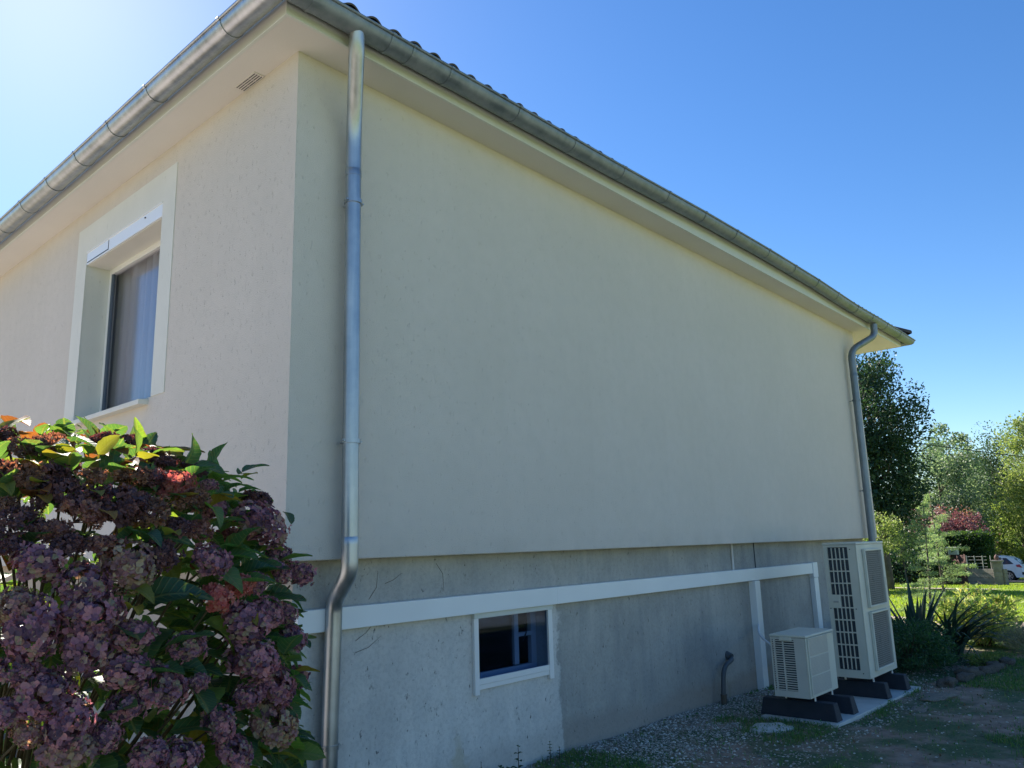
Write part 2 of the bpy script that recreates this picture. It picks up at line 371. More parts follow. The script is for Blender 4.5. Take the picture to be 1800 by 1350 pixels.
ribbon('gravel_path', [(13.4+.6*math.sin(y*.16)+max(0, y-1)*.25, y) for y in yy], [1.55]*len(yy), PATHM, .012)
ribbon('far_path', [(29.5+.15*y, y) for y in np.arange(2.4, 12, .8)], [.55]*12, PATHM, .02)
BOUNCE_W = M('pale_bounce_west', (.54, .46, .41), .9, bump=.4, bscale=30, col2=(.64, .56, .51), cscale=5)
BOUNCE_S = M('pale_bounce_south', (.42, .40, .34), .9, bump=.4, bscale=30, col2=(.52, .50, .44), cscale=5)
ribbon('bounce_ground_west', [(-5.2, y) for y in np.arange(-3.0, 14, 1.)], [3.2]*17, BOUNCE_W, .02)  # unseen ground added out west to bounce warm sunlight onto wall and soffit
ribbon('bounce_ground_south', [(x, -9.6) for x in np.arange(-14, 13, 1.)], [2.6]*27, BOUNCE_S, .02)  # unseen pale strip added south; throws sunlight back at the shaded front wall
ROADM = M('asphalt', (.09, .088, .085), .9, bump=.4, bscale=30, col2=(.13, .125, .12), cscale=5)
ribbon('road', [(53+.05*y, y) for y in np.arange(-60, 70, 4)], [4.2]*33, ROADM, .03)

# ------------------------------------------------------------------ house
L, DEP, H1, H2 = 10.15, 9.6, 1.545, 4.74
house = thing('house', 'cream rendered bungalow on a grey concrete base, zinc gutters and white window surround', 'house')
# shell with the window hole in the x=0 face; lower edge overhangs the foundation
WY0, WY1, WZ0, WZ1 = 1.835, 3.345, 2.757, 4.30
mb = MB()
def grid_face(fn, us, vs, hole=None, flip=False):
    for i in range(len(us)-1):
        for j in range(len(vs)-1):
            if hole and hole(.5*(us[i]+us[i+1]), .5*(vs[j]+vs[j+1])): continue
            q = [fn(us[i], vs[j]), fn(us[i+1], vs[j]), fn(us[i+1], vs[j+1]), fn(us[i], vs[j+1])]
            mb.poly(q[::-1] if flip else q)
grid_face(lambda u, v: (u, 0, v), [0, L], [H1, H2])
grid_face(lambda u, v: (0, u, v), [0, WY0, WY1, DEP], [H1, WZ0, WZ1, H2], lambda u, v: WY0 < u < WY1 and WZ0 < v < WZ1, True)
grid_face(lambda u, v: (L, u, v), [0, DEP], [H1, H2]); grid_face(lambda u, v: (u, DEP, v), [0, L], [H1, H2], flip=True)
mb.poly([(0, 0, H1), (0, DEP, H1), (L, DEP, H1), (L, 0, H1)])
o = mb.build('wall', PLASTER, house)
me = o.data
import bmesh
bm = bmesh.new(); bm.from_mesh(me); bmesh.ops.remove_doubles(bm, verts=bm.verts, dist=1e-4); bmesh.ops.recalc_face_normals(bm, faces=bm.faces); bm.to_mesh(me); bm.free()
bv = o.modifiers.new('bevel', 'BEVEL'); bv.width = .007; bv.segments = 2; bv.limit_method = 'ANGLE'; bv.angle_limit = R(60)
# reveals of the window
DX = .22
mb = MB()
mb.poly([(0, WY1, WZ0), (0, WY1, WZ1), (DX, WY1, WZ1), (DX, WY1, WZ0)]); mb.poly([(0, WY0, WZ1), (0, WY0, WZ0), (DX, WY0, WZ0), (DX, WY0, WZ1)])
mb.poly([(0, WY0, WZ0), (0, WY1, WZ0), (DX, WY1, WZ0), (DX, WY0, WZ0)])
mb.build('window_reveal', SURR, house)
# surround band, 6 mm proud
mb = MB(); s0, s1, sz = 1.625, 3.575, 4.565
mb.box((-.006, s0, WZ0+.0), (.004, WY0+.002, sz)); mb.box((-.006, WY1-.002, WZ0+.0), (.004, s1, sz)); mb.box((-.006, WY0+.002, WZ1+.012), (.004, WY1-.002, sz))
mb.build('window_surround', SURR, house)
# foundation
mb = MB(); F0 = .165
def gridwall(mbx, fn, us, vs, hole):
    for i in range(len(us)-1):
        for j in range(len(vs)-1):
            if hole(.5*(us[i]+us[i+1]), .5*(vs[j]+vs[j+1])): continue
            mbx.poly([fn(us[i], vs[j]), fn(us[i+1], vs[j]), fn(us[i+1], vs[j+1]), fn(us[i], vs[j+1])])
BX0, BX1, BZ0, BZ1 = 1.665, 2.485, .62, 1.13
gridwall(mb, lambda u, v: (u, F0, v), [F0, BX0, BX1, 10.0], [-.8, BZ0, BZ1, H1+.03], lambda u, v: BX0 < u < BX1 and BZ0 < v < BZ1)
d = .2
mb.poly([(BX1, F0, BZ0), (BX1, F0, BZ1), (BX1, F0+d, BZ1), (BX1, F0+d, BZ0)][::-1]); mb.poly([(BX0, F0, BZ0), (BX0, F0+d, BZ0), (BX0, F0+d, BZ1), (BX0, F0, BZ1)][::-1])
mb.poly([(BX0, F0, BZ0), (BX1, F0, BZ0), (BX1, F0+d, BZ0), (BX0, F0+d, BZ0)]); mb.poly([(BX0, F0, BZ1), (BX0, F0+d, BZ1), (BX1, F0+d, BZ1), (BX1, F0, BZ1)])
mb.poly([(F0, F0, -.8), (F0, F0, H1+.03), (F0, DEP-.2, H1+.03), (F0, DEP-.2, -.8)], 1)
mb.poly([(10.0, F0, -.8), (10.0, DEP-.2, -.8), (10.0, DEP-.2, H1+.03), (10.0, F0, H1+.03)])
mb.poly([(F0, DEP-.2, -.8), (F0, DEP-.2, H1+.03), (10, DEP-.2, H1+.03), (10, DEP-.2, -.8)])
mb.build('foundation_wall', [CONC, SIDEWALL], house)
# soffit, fascia
SX0, SY0, SX1, SY1 = -.235, -.24, 11.75, DEP+.25
mb = MB().box((SX0+.002, SY0+.002, H2), (SX1, SY1, H2+.02)); mb.build('soffit', SOFFIT, house)
mb = MB(); fz0, fz1 = H2-.004, 4.915
mb.box((SX0-.02, SY0-.02, fz0), (SX1+.02, SY0+.002, fz1)); mb.build('fascia', FASCIA, house, bevel=.002)
mb = MB().box((SX0-.02, SY0+.0025, fz0), (SX0+.002, SY1, fz1)); mb.build('fascia', FASCIA, house, bevel=.002)
mb = MB().box((SX1+.0005, SY0+.0025, fz0), (SX1+.02, SY1, fz1)); mb.build('fascia', FASCIA, house, bevel=.002)
# soffit vent: small slotted plate
vm = MB().box((-.078, .40, H2-.006), (.0-.004, .655, H2+.001)); vent = vm.build('soffit_vent', SOFFIT, house)
vm = MB()
for k in range(4):
    for j in range(3): vm.box((-.070+.017*k, .412+.08*j, H2-.0075), (-.064+.017*k, .486+.08*j, H2-.0055))
vm.build('slot', DARK, vent)
# gutters: half round with rolled lip. o = distance out of the fascia
GR = .080
def lipz(x):
    tx = [-.5, .4, 1.6, 3., 4.6, 6.1, 7.6, 9.1, 10.2, 12.3]; tz = [4.842, 4.848, 4.862, 4.874, 4.912, 4.922, 4.912, 4.868, 4.872, 4.845]
    return float(np.interp(x, tx, tz))
def gprof(r_=GR, n=14, t0=PI, t1=2*PI):
    return [(.10+r_*math.cos(t0+(t1-t0)*i/n), r_*math.sin(t0+(t1-t0)*i/n)) for i in range(n+1)]
outer = gprof(); inner = gprof(GR-.003)
bead = [(.10+GR+.004+.010*math.cos(a), .002+.010*math.sin(a)) for a in np.linspace(PI*1.1, -PI*.9, 11)]
sect = outer+bead+inner[::-1]
def gutter(name, kind, material):
    mb = MB(); rows = []
    if kind == 'front':
        st = [0, 1]+[None]
        xsn = list(np.linspace(0, 11.77, 48))
        for i, x in enumerate(xsn):
            row = []
            for (oo, zz) in sect:
                xx = x
                if i == 0: xx = SX0-.02-oo
                if i == len(xsn)-1: xx = SX1+.02+oo
                row.append((xx, SY0-.02-oo, lipz(xx)+zz))
            rows.append(row)
    elif kind == 'left':
        ysn = list(np.linspace(0, SY1, 26))
        for i, y in enumerate(ysn):
            row = []
            for (oo, zz) in sect:
                y_ = y if i else SY0-.02-oo
                z = 4.842-.004*y_+.004*math.sin(y_*1.7)
                row.append((SX0-.02-oo, y_, z+zz))
            rows.append(row)
    else:
        ysn = list(np.linspace(0, SY1, 10))
        for i, y in enumerate(ysn):
            row = []
            for (oo, zz) in sect:
                y_ = y if i else SY0-.02-oo
                row.append((SX1+.02+oo, y_, 4.845+zz))
            rows.append(row)
    mb.strip(rows, closed=True); o = mb.build(name, material, house, smooth=True, sharp=50); return o
gf = gutter('gutter', 'front', ZINC2); gl = gutter('gutter', 'left', ZINC); gr_ = gutter('gutter', 'right', ZINC2)
def bracket(parent, pos, kind, material, z):
    mb = MB(); po = gprof(GR+.005, 16); pi_ = gprof(GR+.0005, 16)
    cap = [(.10+GR+.004+.014*math.cos(a), .002+.014*math.sin(a)) for a in np.linspace(-PI*.45, PI*.95, 7)]
    po = po+cap; pi_ = pi_+[(.10+GR+.004+.0105*math.cos(a), .002+.0105*math.sin(a)) for a in np.linspace(-PI*.45, PI*.95, 7)]
    ring = po+pi_[::-1]; rows = []
    for s_ in (-.014, .014):
        if kind == 'front': rows.append([(pos+s_, SY0-.02-oo, z+zz) for oo, zz in ring])
        else: rows.append([(SX0-.02-oo, pos+s_, z+zz) for oo, zz in ring])
    mb.strip(rows, closed=True)
    for k in range(len(po)-1):
        n_ = len(ring); 
        for rr in rows: mb.poly([rr[k], rr[k+1], rr[n_-2-k], rr[n_-1-k]])
    return mb.build('gutter_bracket', material, parent)
for x in (-.16, .42, .60, .945, 1.665, 2.367, 3.088, 3.855, 4.583, 5.292, 6.131, 6.896, 7.643, 8.363, 9.152, 9.82, 10.5, 11.2): bracket(gf, x, 'front', ZINC2, lipz(x))
for y in (.21, 1.25, 1.917, 2.569, 3.209, 3.87, 4.53, 5.2, 5.9): bracket(gl, y, 'left', ZINC, 4.842-.004*y+.004*math.sin(y*1.7))
# small soldered joint on the left gutter
# roof
RP = math.tan(R(21)); EZ = 4.937
def ez(x): return EZ
tile_w, tile_l = .178, .40
def tile_mesh(name):
    mb = MB(); n = 12; prof = []
    for i in range(n+1):
        u = i/n; z = .029*max(0., math.cos((u-.62)*PI*1.45))**.9 if abs(u-.62) < .34 else 0.
        prof.append((u*(tile_w+.006), z))
    rows = []
    for (ly, lz) in ((-.001, -.012), (0, 0), (tile_l, .0)):
        rows.append([(x, ly, z*(1. if lz == 0 else 1.)+lz) for x, z in prof])
    mb.strip(rows); mb.poly([(x, 0, z-.012) for x, z in prof][::-1]+[]) if False else None
    return mb.mesh(name, TILE)
tm = tile_mesh('roof_tile')
roof = MB()
x0r, x1r, y0r, y1r = SX0-.14, SX1+.14, SY0-.14, SY1+.14
half = (y1r-y0r)/2; cyr = (y0r+y1r)/2; rz = EZ+RP*half
A, B_, Cc, D = (x0r+.02, y0r+.02, EZ-.02), (x1r-.02, y0r+.02, EZ-.02), (x1r-.02, y1r-.02, EZ-.02), (x0r+.02, y1r-.02, EZ-.02)
E_, F_ = (x0r+half, cyr, rz-.02), (x1r-half, cyr, rz-.02)
roof.poly([A, B_, F_, E_]); roof.poly([D, A, E_]); roof.poly([Cc, D, E_, F_]); roof.poly([B_, Cc, F_]); roof.poly([A, D, Cc, B_])
ro = roof.build('roof', TILE, house)
ang = math.atan(RP)
k = 0; x = x0r+.05
while x < x1r-.12:
    for row in range(2):
        yo = y0r+.02+row*.34*math.cos(ang)
        if x < x0r+.1+row*.34 or x > x1r-.15-row*.34: continue
        o = link('roof_tile', tm, ro, (x, yo, EZ+row*.34*math.sin(ang)+.012*row+random.uniform(-.003, .003)), (ang+random.uniform(-.01, .01), 0, 0))
    x += tile_w
y = y0r+.15
while y < y1r-.3:
    link('roof_tile', tm, ro, (x0r+.02, y+tile_w, EZ+random.uniform(-.002, .002)-.012), (ang, 0, -PI/2)); y += tile_w
# remaining tile rows as one sheet each side (never seen from below, kept as real relief)
rest = MB()
def rows_side(face):
    for r_ in range(2, 13):
        s_ = r_*.34; zz = EZ+s_*math.sin(ang); off = s_*math.cos(ang)
        a0, a1 = x0r+off+.1, x1r-off-.1
        x = x0r+.05+math.ceil((a0-x0r)/tile_w)*tile_w
        while x < a1-tile_w:
            y = y0r+.02+off
            pr = [(0, 0), (.09, 0), (.11, .02), (.13, .028), (.15, .02), (.178, 0)]
            rest.strip([[(x+u, y, zz+h+.012) for u, h in pr], [(x+u, y+.37*math.cos(ang), zz+h+.012+.37*math.sin(ang)) for u, h in pr]])
            x += tile_w
rows_side(0)
tag(rest.build('roof_tile_rows', TILE, ro), kind='stuff')
cap = MB(); rows = []
for s_, rr in ((0, .12), (.42, .10)):
    rows.append([(rr*math.cos(a), s_, rr*.75*math.sin(a)) for a in np.linspace(0, PI, 9)])
cap.strip(rows); cap.poly([(q[0], q[1], q[2]) for q in rows[0]]); capm = cap.mesh('ridge_tile', TILE, True)
for (cx_, cy_, sx_, rotz) in ((x0r, y0r, 1, -PI/4), (x1r, y0r, -1, PI/4)):
    hz = math.atan(RP/math.sqrt(2))
    for k in range(16):
        s_ = .02+k*.37; q = s_*math.cos(hz)/math.sqrt(2)
        link('ridge_tile', capm, ro, (cx_+sx_*q, cy_+q, EZ+.0+s_*math.sin(hz)), (hz+.04, 0, rotz))
# downpipes
def smooth_path(pts, n=6):
    P = [Vector(q) for q in pts]; out = [P[0]]
    for i in range(1, len(P)-1):
        a, b, c_ = P[i-1], P[i], P[i+1]; r_ = min((a-b).length, (c_-b).length)*.48
        s_ = b+(a-b).normalized()*r_; e_ = b+(c_-b).normalized()*r_
        for k in range(n+1):
            u = k/n; out.append(s_*(1-u)**2+b*2*u*(1-u)+e_*u*u)
    out.append(P[-1]); return out
def pipe(name, pts, r_, material, parent, joints=()):
    mb = MB().tube(pts, r_, 24)
    for z0, x_, y_ in joints: mb.tube([(x_, y_, z0-.03), (x_, y_, z0+.012), (x_, y_, z0+.016)], [r_*1.045, r_*1.045, r_*1.0], 24)
    return mb.build(name, material, parent, smooth=True, sharp=50)
PR = .050
dp = pipe('downpipe', smooth_path([(.188, -.355, 4.80), (.205, -.335, 4.70), (.366, -.1, 4.30), (.366, -.1, 3.95)])+[Vector((.372, -.1, 1.62))]+smooth_path([(.372, -.1, 1.6), (.373, -.1, 1.47), (.398, .082, 1.30), (.398, .085, 1.17)])+[Vector((.385, .085, .6)), Vector((.378, .085, -.05))],
    PR, ZINC, house, [(3.99, .366, -.1), (1.66, .372, -.1)])
def clamp(x_, y_, z_, wall_y, parent, material=ZINC):
    mb = MB(); n = 20; r0, r1 = PR+.0005, PR+.008
    rows = [[(x_+rr*math.cos(2*PI*i/n), y_+rr*math.sin(2*PI*i/n), z_+zz) for i in range(n)] for rr, zz in ((r0, -.013), (r1, -.013), (r1, .013), (r0, .013))]
    mb.strip(rows, closed=True)
    for sg in (-1, 1):
        mb.box((x_+sg*(PR+.004)-.002*0-(.012 if sg < 0 else 0), y_-.008, z_-.010), (x_+sg*(PR+.004)+(.012 if sg > 0 else 0), y_-.0045, z_+.010)); mb.tube([(x_+sg*(PR+.012), y_-.022, z_), (x_+sg*(PR+.012), y_+.014, z_)], .0055, 8)
    mb.tube([(x_, y_+PR, z_), (x_, wall_y+.01, z_)], .005, 8)
    return mb.build('pipe_clamp', material, parent, smooth=True)
clamp(.3685, -.1, 3.784, 0, dp); clamp(.3715, -.1, 2.24, 0, dp); clamp(.382, .085, .495, F0, dp)
dp2 = pipe('downpipe', smooth_path([(10.03, -.36, 4.78), (10.03, -.355, 4.60), (9.64, -.10, 4.35), (9.64, -.1, 4.05)])+[Vector((9.6, -.1, 1.62))]+smooth_path([(9.6, -.1, 1.6), (9.6, -.1, 1.45), (9.6, .08, 1.3), (9.6, .085, 1.15)])+[Vector((9.6, .085, -.1))], PR, ZINC2, house, [(3.98, 9.64, -.1)])
clamp(9.63, -.1, 3.576, 0, dp2, ZINC2); clamp(9.61, -.1, 2.231, 0, dp2, ZINC2)

# upper window
win = MB(); fx = .20
fw_ = .045
y0, y1, z0, z1 = WY0, WY1, WZ0, 4.185
for a, b in (((fx, y0, z0), (fx+.05, y0+fw_, z1)), ((fx, y1-fw_, z0), (fx+.05, y1, z1)), ((fx, y0+fw_, z1-.05), (fx+.05, y1-fw_, z1)), ((fx, y0+fw_, z0), (fx+.05, y1-fw_, z0+.05))): win.box(a, b)
wobj = win.build('window', ALU, house, bevel=.003)
tr = MB().box((fx+.006, y1-fw_-.03, z0+.05), (fx+.02, y1-fw_-.018, z1-.05)); tr.box((fx+.002, y1-fw_-.018, z0+.05), (fx+.03, y1-fw_-.001, z1-.05))
tr.build('shutter_rail', M('slate_rail', (.10, .13, .17), .4), wobj)
MB().box((fx+.028, y0+fw_, z0+.05), (fx+.034, y1-fw_-.001, z1-.05)).build('pane', GLASS, wobj)
cu_ = MB(); rows = []
for zc in (z0-.05, z1+.05):
    rows.append([(fx+.12+(.03*math.sin(yk*34)+.012*math.sin(yk*81))*(1.8 if yk < 3.0 else .4), yk, zc) for yk in np.linspace(y0-.3, y1+.6, 140)])
cu_.strip(rows).build('curtain', CURTAIN, wobj, smooth=True, sharp=0)
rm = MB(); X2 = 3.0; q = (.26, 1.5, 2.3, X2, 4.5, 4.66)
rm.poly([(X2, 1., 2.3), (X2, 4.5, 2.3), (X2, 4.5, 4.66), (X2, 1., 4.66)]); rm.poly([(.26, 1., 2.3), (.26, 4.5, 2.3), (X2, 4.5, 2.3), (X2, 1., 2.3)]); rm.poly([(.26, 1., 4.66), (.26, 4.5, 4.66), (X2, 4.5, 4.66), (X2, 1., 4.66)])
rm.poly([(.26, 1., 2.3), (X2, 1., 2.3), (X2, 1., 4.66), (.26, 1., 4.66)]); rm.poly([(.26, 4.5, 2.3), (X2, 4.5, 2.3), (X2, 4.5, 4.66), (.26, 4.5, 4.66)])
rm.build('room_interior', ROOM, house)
sb = MB().box((-.004, y0+.003, 4.187), (.012, y1-.003, WZ1-.002)); sbo = sb.build('shutter_box', BOXALU, house, bevel=.002)
MB().box((-.010, y0+.003, WZ1-.004), (.014, y1-.003, WZ1+.008)).build('top_rail', ALU, sbo)
MB().box((.0125, y0, 4.183), (fx+.05, y1, 4.2)).build('box_underside', SURR, sbo)
hp = MB(); a0, a1 = 2.86, 3.325
for (p0, p1) in (((-.0065, a0, 4.205), (-.0035, a0+.008, 4.288)), ((-.0065, a0, 4.2), (-.0035, a1, 4.208))): hp.box(p0, p1)
hp.build('hatch_seam', DARK, sbo)
MB().box((-.012, y0+.30, 4.262), (-.004, y0+.315, 4.27)).build('screw', DARK, sbo)
sl = MB(); sl.hexa([(-.075, y0+.045, 2.70), (-.075, y1+.055, 2.70), (fx, y1+.055, 2.71), (fx, y0+.045, 2.71), (-.075, y0+.045, 2.738), (-.075, y1+.055, 2.738), (fx, y1+.055, 2.762), (fx, y0+.045, 2.762)])
sl.v = [(v[0], v[1]-(.0 if v[1] < 2 else 0), v[2]) for v in sl.v]
sl.build('window_sill', SURR, house, bevel=.003)

# basement window: white screen frame with the older window set back behind it
yb = F0
o0, o1, oz0, oz1 = 1.637, 2.515, .575, 1.137
bwo = bpy.data.objects.new('basement_window', None); C.objects.link(bwo); bwo.parent = house
MB().box((o0, yb-.028, oz0), (o0+.045, yb-.001, oz1-.045)).build('jamb', ALU, bwo, bevel=.002); MB().box((o1-.05, yb-.028, oz0), (o1, yb-.001, oz1-.045)).build('jamb', ALU, bwo, bevel=.002)
MB().box((o0-.004, yb-.034, oz1-.045), (o1+.004, yb-.001, oz1+.005)).build('head_rail', FASCIA, bwo, bevel=.002)
MB().box((o0+.046, yb-.024, .640), (o1-.051, yb-.004, .680)).build('bottom_rail', ALU, bwo, bevel=.002)
MB().box((o0+.046, yb-.020, .606), (o1-.051, yb-.003, .6385)).build('bottom_rail', ALU, bwo, bevel=.002)
MB().box((o0+.047, yb-.012, .681), (o1-.052, yb-.009, oz1-.046)).build('insect_screen', SCREEN, bwo)
iw = MB(); iy = yb+.12
iw.box((BX0, iy, BZ0), (BX1, iy+.04, .69)); iw.box((BX1-.06, iy, .69), (BX1, iy+.04, BZ1)); iw.box((BX0, iy, .69), (BX0+.05, iy+.04, BZ1)); iw.box((BX0+.05, iy, 1.08), (BX1-.06, iy+.04, BZ1))
iw.box((2.22, iy-.005, .7), (2.27, iy+.035, 1.08)); iw.box((2.27, iy-.002, .90), (BX1-.06, iy+.03, .93)); iw.box((BX0, yb+.02, BZ0), (BX1, iy-.001, BZ0+.012))
iw.build('inner_window_frame', INFRAME, bwo, bevel=.003)
MB().box((BX0+.05, iy+.02, .69), (2.22, iy+.024, 1.08)).build('pane', GLASS2, bwo)
MB().tube([(2.3, iy-.02, .87), (2.32, iy-.04, .93), (2.31, iy-.04, 1.0)], .006, 6).build('handle', DARK, bwo)
rm = MB(); X0, X1, Y0, Y1, Z0, Z1 = 1.3, 2.9, yb+.205, 2.2, .3, 1.5
for q in ([(X0, Y1, Z0), (X1, Y1, Z0), (X1, Y1, Z1), (X0, Y1, Z1)], [(X0, Y0, Z0), (X0, Y1, Z0), (X0, Y1, Z1), (X0, Y0, Z1)], [(X1, Y0, Z0), (X1, Y1, Z0), (X1, Y1, Z1), (X1, Y0, Z1)], [(X0, Y0, Z0), (X1, Y0, Z0), (X1, Y1, Z0), (X0, Y1, Z0)], [(X0, Y0, Z1), (X1, Y0, Z1), (X1, Y1, Z1), (X0, Y1, Z1)]): rm.poly(q)
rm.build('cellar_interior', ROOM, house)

# white pipe trunking along the foundation
TY0, TY1 = F0-.062, F0-.001
tz0, tz1 = 1.13, 1.262
trunk = thing('pipe_trunking', 'white plastic trunking running along the concrete base under the rendered wall', 'trunking', (0, F0, 1.13))
def tb(name, a, b, mat_=WHITE, bev=.004):
    o = MB().box(a, b).build(name, mat_, trunk, bevel=bev); o.location = (-trunk.location[0], -trunk.location[1], -trunk.location[2]); return o
tb('cover', (F0+.001, TY0, tz0), (2.54, TY1, tz1)); tb('cover', (2.548, TY0, tz0), (5.2, TY1, tz1)); tb('cover', (5.206, TY0, tz0), (7.80, TY1, tz1))
tb('joint', (2.53, TY0+.002, tz0+.001), (2.558, TY1, tz1-.001)); tb('joint', (5.19, TY0+.002, tz0+.001), (5.215, TY1, tz1-.001))
tb('corner_piece', (7.804, TY0-.006, tz0-.05), (7.96, TY1, tz1+.006)); tb('cover', (7.815, TY0-.002, -.02), (7.95, TY1, tz0-.053))
tb('cover', (6.06, TY0-.02, -.05), (6.185, TY1, tz0-.004))
# conduit, cable and drain on the wall
MB().tube([(5.70, F0-.012, H1), (5.70, F0-.012, tz1)], .013, 10).build('conduit', SOFFIT, house, smooth=True)
MB().tube([(6.27, F0-.004, H1), (6.272, F0-.004, tz1)], .005, 6).build('cable', DARK, house, smooth=True)
MB().tube(smooth_path([(6.20, F0-.02, 1.12), (6.235, F0-.03, 1.02), (6.235, F0-.012, .93), (6.22, F0-.004, .85)]), .007, 6).build('cable', BLACKHOSE, house, smooth=True)
dr = MB().tube(smooth_path([(5.42, F0+.02, .40), (5.40, F0-.075, .375), (5.16, F0-.085, .325), (5.12, F0-.085, .10), (5.12, F0-.085, .0)]), .024, 14)
dr.tube([(5.42, F0+.01, .41), (5.41, F0-.05, .385)], .040, 14); dro = dr.build('drain_outlet', DRAIN, house, smooth=True)
MB().tube([(5.12, F0-.085, .07), (5.12, F0-.085, -.08)], .031, 14).build('drain_socket', STONE, dro, smooth=True)

# ------------------------------------------------------------------ slab and outdoor units
slab = MB(); slab.hexa([(4.70, -1.19, -.12), (7.02, -1.24, -.12), (7.02, -.5, -.12), (4.70, -.5, -.12), (4.70, -1.19, .004), (7.02, -1.24, -.012), (7.02, -.5, -.012), (4.70, -.5, .004)])
tag(slab.build('concrete_slab', SLAB, bevel=.006), 'pale concrete slab under the two outdoor units', 'slab')
def foot_block(parent, x, y0_, y1_, z):
    px, py, pz = parent.location
    mb = MB(); w0, w1 = .068, .05; h = .15
    yr = .028
    mb.hexa([(x-w0, y0_, z), (x+w0, y0_, z), (x+w0, y1_, z), (x-w0, y1_, z), (x-w1, y0_+yr, z+h), (x+w1, y0_+yr, z+h), (x+w1, y1_-yr, z+h), (x-w1, y1_-yr, z+h)])
    o = mb.build('mounting_block', RUBBER, parent, bevel=.006); o.location = (-px, -py, -pz)
    return o
def local(o, parent): o.location = (-parent.location[0], -parent.location[1], -parent.location[2]); return o
# small unit
SX, SXe, SYf, SYb, SZ0, SZ1 = 4.69, 5.345, -.99, -.66, .19, .725
su = thing('small_outdoor_unit', 'small beige outdoor unit with slotted side in front of the tall one', 'air conditioner', (5.0, -.83, 0))
foot_block(su, 4.85, -1.165, -.46, -.0); foot_block(su, 5.26, -1.165, -.46, -.005)
bd = MB(); bd.box((SX+.018, SYf+.012, SZ0), (SXe-.004, SYb, SZ1-.02)); local(bd.build('casing', CASE2, su, bevel=.012), su)
ld = MB().box((SX-.006, SYf-.006, SZ1-.0195), (SXe+.004, SYb+.008, SZ1+.004)); local(ld.build('lid', CASE, su, bevel=.008), su)
hd = MB().box((SX-.010, -.86, SZ1-.05), (SX+.02, -.745, SZ1-.018)); local(hd.build('lid_handle', CASE, su, bevel=.006), su)
# slotted side: frame and slats over a dark coil
sg = MB(); xs0, xs1 = SX, SX+.016
cols = [(-.685, -.672), (-.768, -.700), (-.880, -.780)]
gz0, gz1 = .245, .685; nsl = 22
ye = [SYf+.012]+[v for c_ in sorted(cols) for v in c_]+[SYb]
for i in range(0, len(ye), 2): sg.box((xs0, ye[i], SZ0+.002), (xs1, ye[i+1], SZ1-.021))
for c_ in cols:
    sg.box((xs0, c_[0], SZ0+.002), (xs1, c_[1], gz0)); sg.box((xs0, c_[0], gz1), (xs1, c_[1], SZ1-.021))
    for k in range(nsl):
        zc = gz0+(gz1-gz0)*(k+.5)/nsl; hh = (gz1-gz0)/nsl*.20
        sg.box((xs0+.002, c_[0], zc-hh-.002), (xs1-.002, c_[1], zc+hh-.002))
sgo = local(sg.build('side_panel', CASE2, su), su)
local(MB().box((xs1-.001, -.88, .23), (xs1+.001, -.665, .70)).build('side_coil', DARK, su), su)
# front: panel with three grille fields
fp = MB().box((SX+.002, SYf-.001, SZ0+.004), (SXe-.001, SYf+.0115, SZ1-.022)); local(fp.build('front_panel', CASE, su, bevel=.003), su)
for k in range(3):
    za = SZ0+.028+k*.163; zb = za+.157
    g_ = MB(); g_.box((SX+.035, SYf-.006, za), (SX+.49, SYf-.0015, zb)); go_ = local(g_.build('front_grille', CASE2, su, bevel=.002), su)
    b_ = MB()
    for j in range(1, 16): b_.box((SX+.04, SYf-.0085, za+j*.157/16-.0016), (SX+.485, SYf-.0065, za+j*.157/16+.0016))
    b_.build('slat', MESHM, go_)
ed = MB().box((SX+.024, SYf-.014, SZ0+.02), (SX+.034, SYf-.0015, SZ1-.03)); ed.box((SX+.024, SYf-.014, SZ1-.0295), (SXe-.02, SYf-.0015, SZ1-.022)); local(ed.build('grille_frame', CASE, su, bevel=.003), su)
for yk in (SYf+.03, SYb-.03):
    for xk in (4.85, 5.26): local(MB().tube([(xk, yk, .13), (xk, yk, .192)], .009, 8).build('foot_bolt', ALU, su, smooth=True), su)
hs = MB().tube(smooth_path([(6.05, F0-.08, .62), (5.75, -.05, .575), (5.2, -.45, .49), (4.76, -.64, .475), (4.70, -.66, .475)], 8), .011, 10)
hs = MB().tube(smooth_path([(6.08, F0-.07, .66), (5.85, .0, .58), (5.60, -.25, .50), (5.36, -.55, .475), (5.33, -.64, .475)], 8), .012, 10)
tag(local(hs.build('refrigerant_line', WHITEHOSE, su, smooth=True), su))
# tall unit
BX, BXe, BYf, BYb, bz0, bz1 = 6.0, 6.855, -1.075, -.738, .185, 1.52
bu = thing('tall_outdoor_unit', 'tall cream heat pump with two fans and a gridded side', 'heat pump', (6.4, -.9, 0))
foot_block(bu, 6.16, -1.19, -.48, -.01); foot_block(bu, 6.76, -1.20, -.48, -.01)
bd = MB(); bd.box((BX+.02, BYf+.012, bz0), (BXe, BYb, bz1-.02)); local(bd.build('casing', CASE, bu, bevel=.012), bu)
local(MB().box((BX-.006, BYf-.006, bz1-.0195), (BXe+.006, BYb+.006, bz1+.004)).build('lid', CASE, bu, bevel=.006), bu)
sg = MB(); xs0, xs1 = BX, BX+.018
ya, yb2 = -.778, -.985; nc, nr = 5, 10; za, zb = .262, 1.478
sg.box((xs0, BYf+.012, bz0+.002), (xs1, yb2, bz1-.021)); sg.box((xs0, ya, bz0+.002), (xs1, BYb, bz1-.021))
sg.box((xs0, yb2, bz0+.002), (xs1, ya, za)); sg.box((xs0, yb2, zb), (xs1, ya, bz1-.021))
cw = (ya-yb2)/nc; rh = (zb-za)/nr
for j in range(1, nr): sg.box((xs0+.001, yb2, za+j*rh-.006), (xs1-.001, ya, za+j*rh+.006))
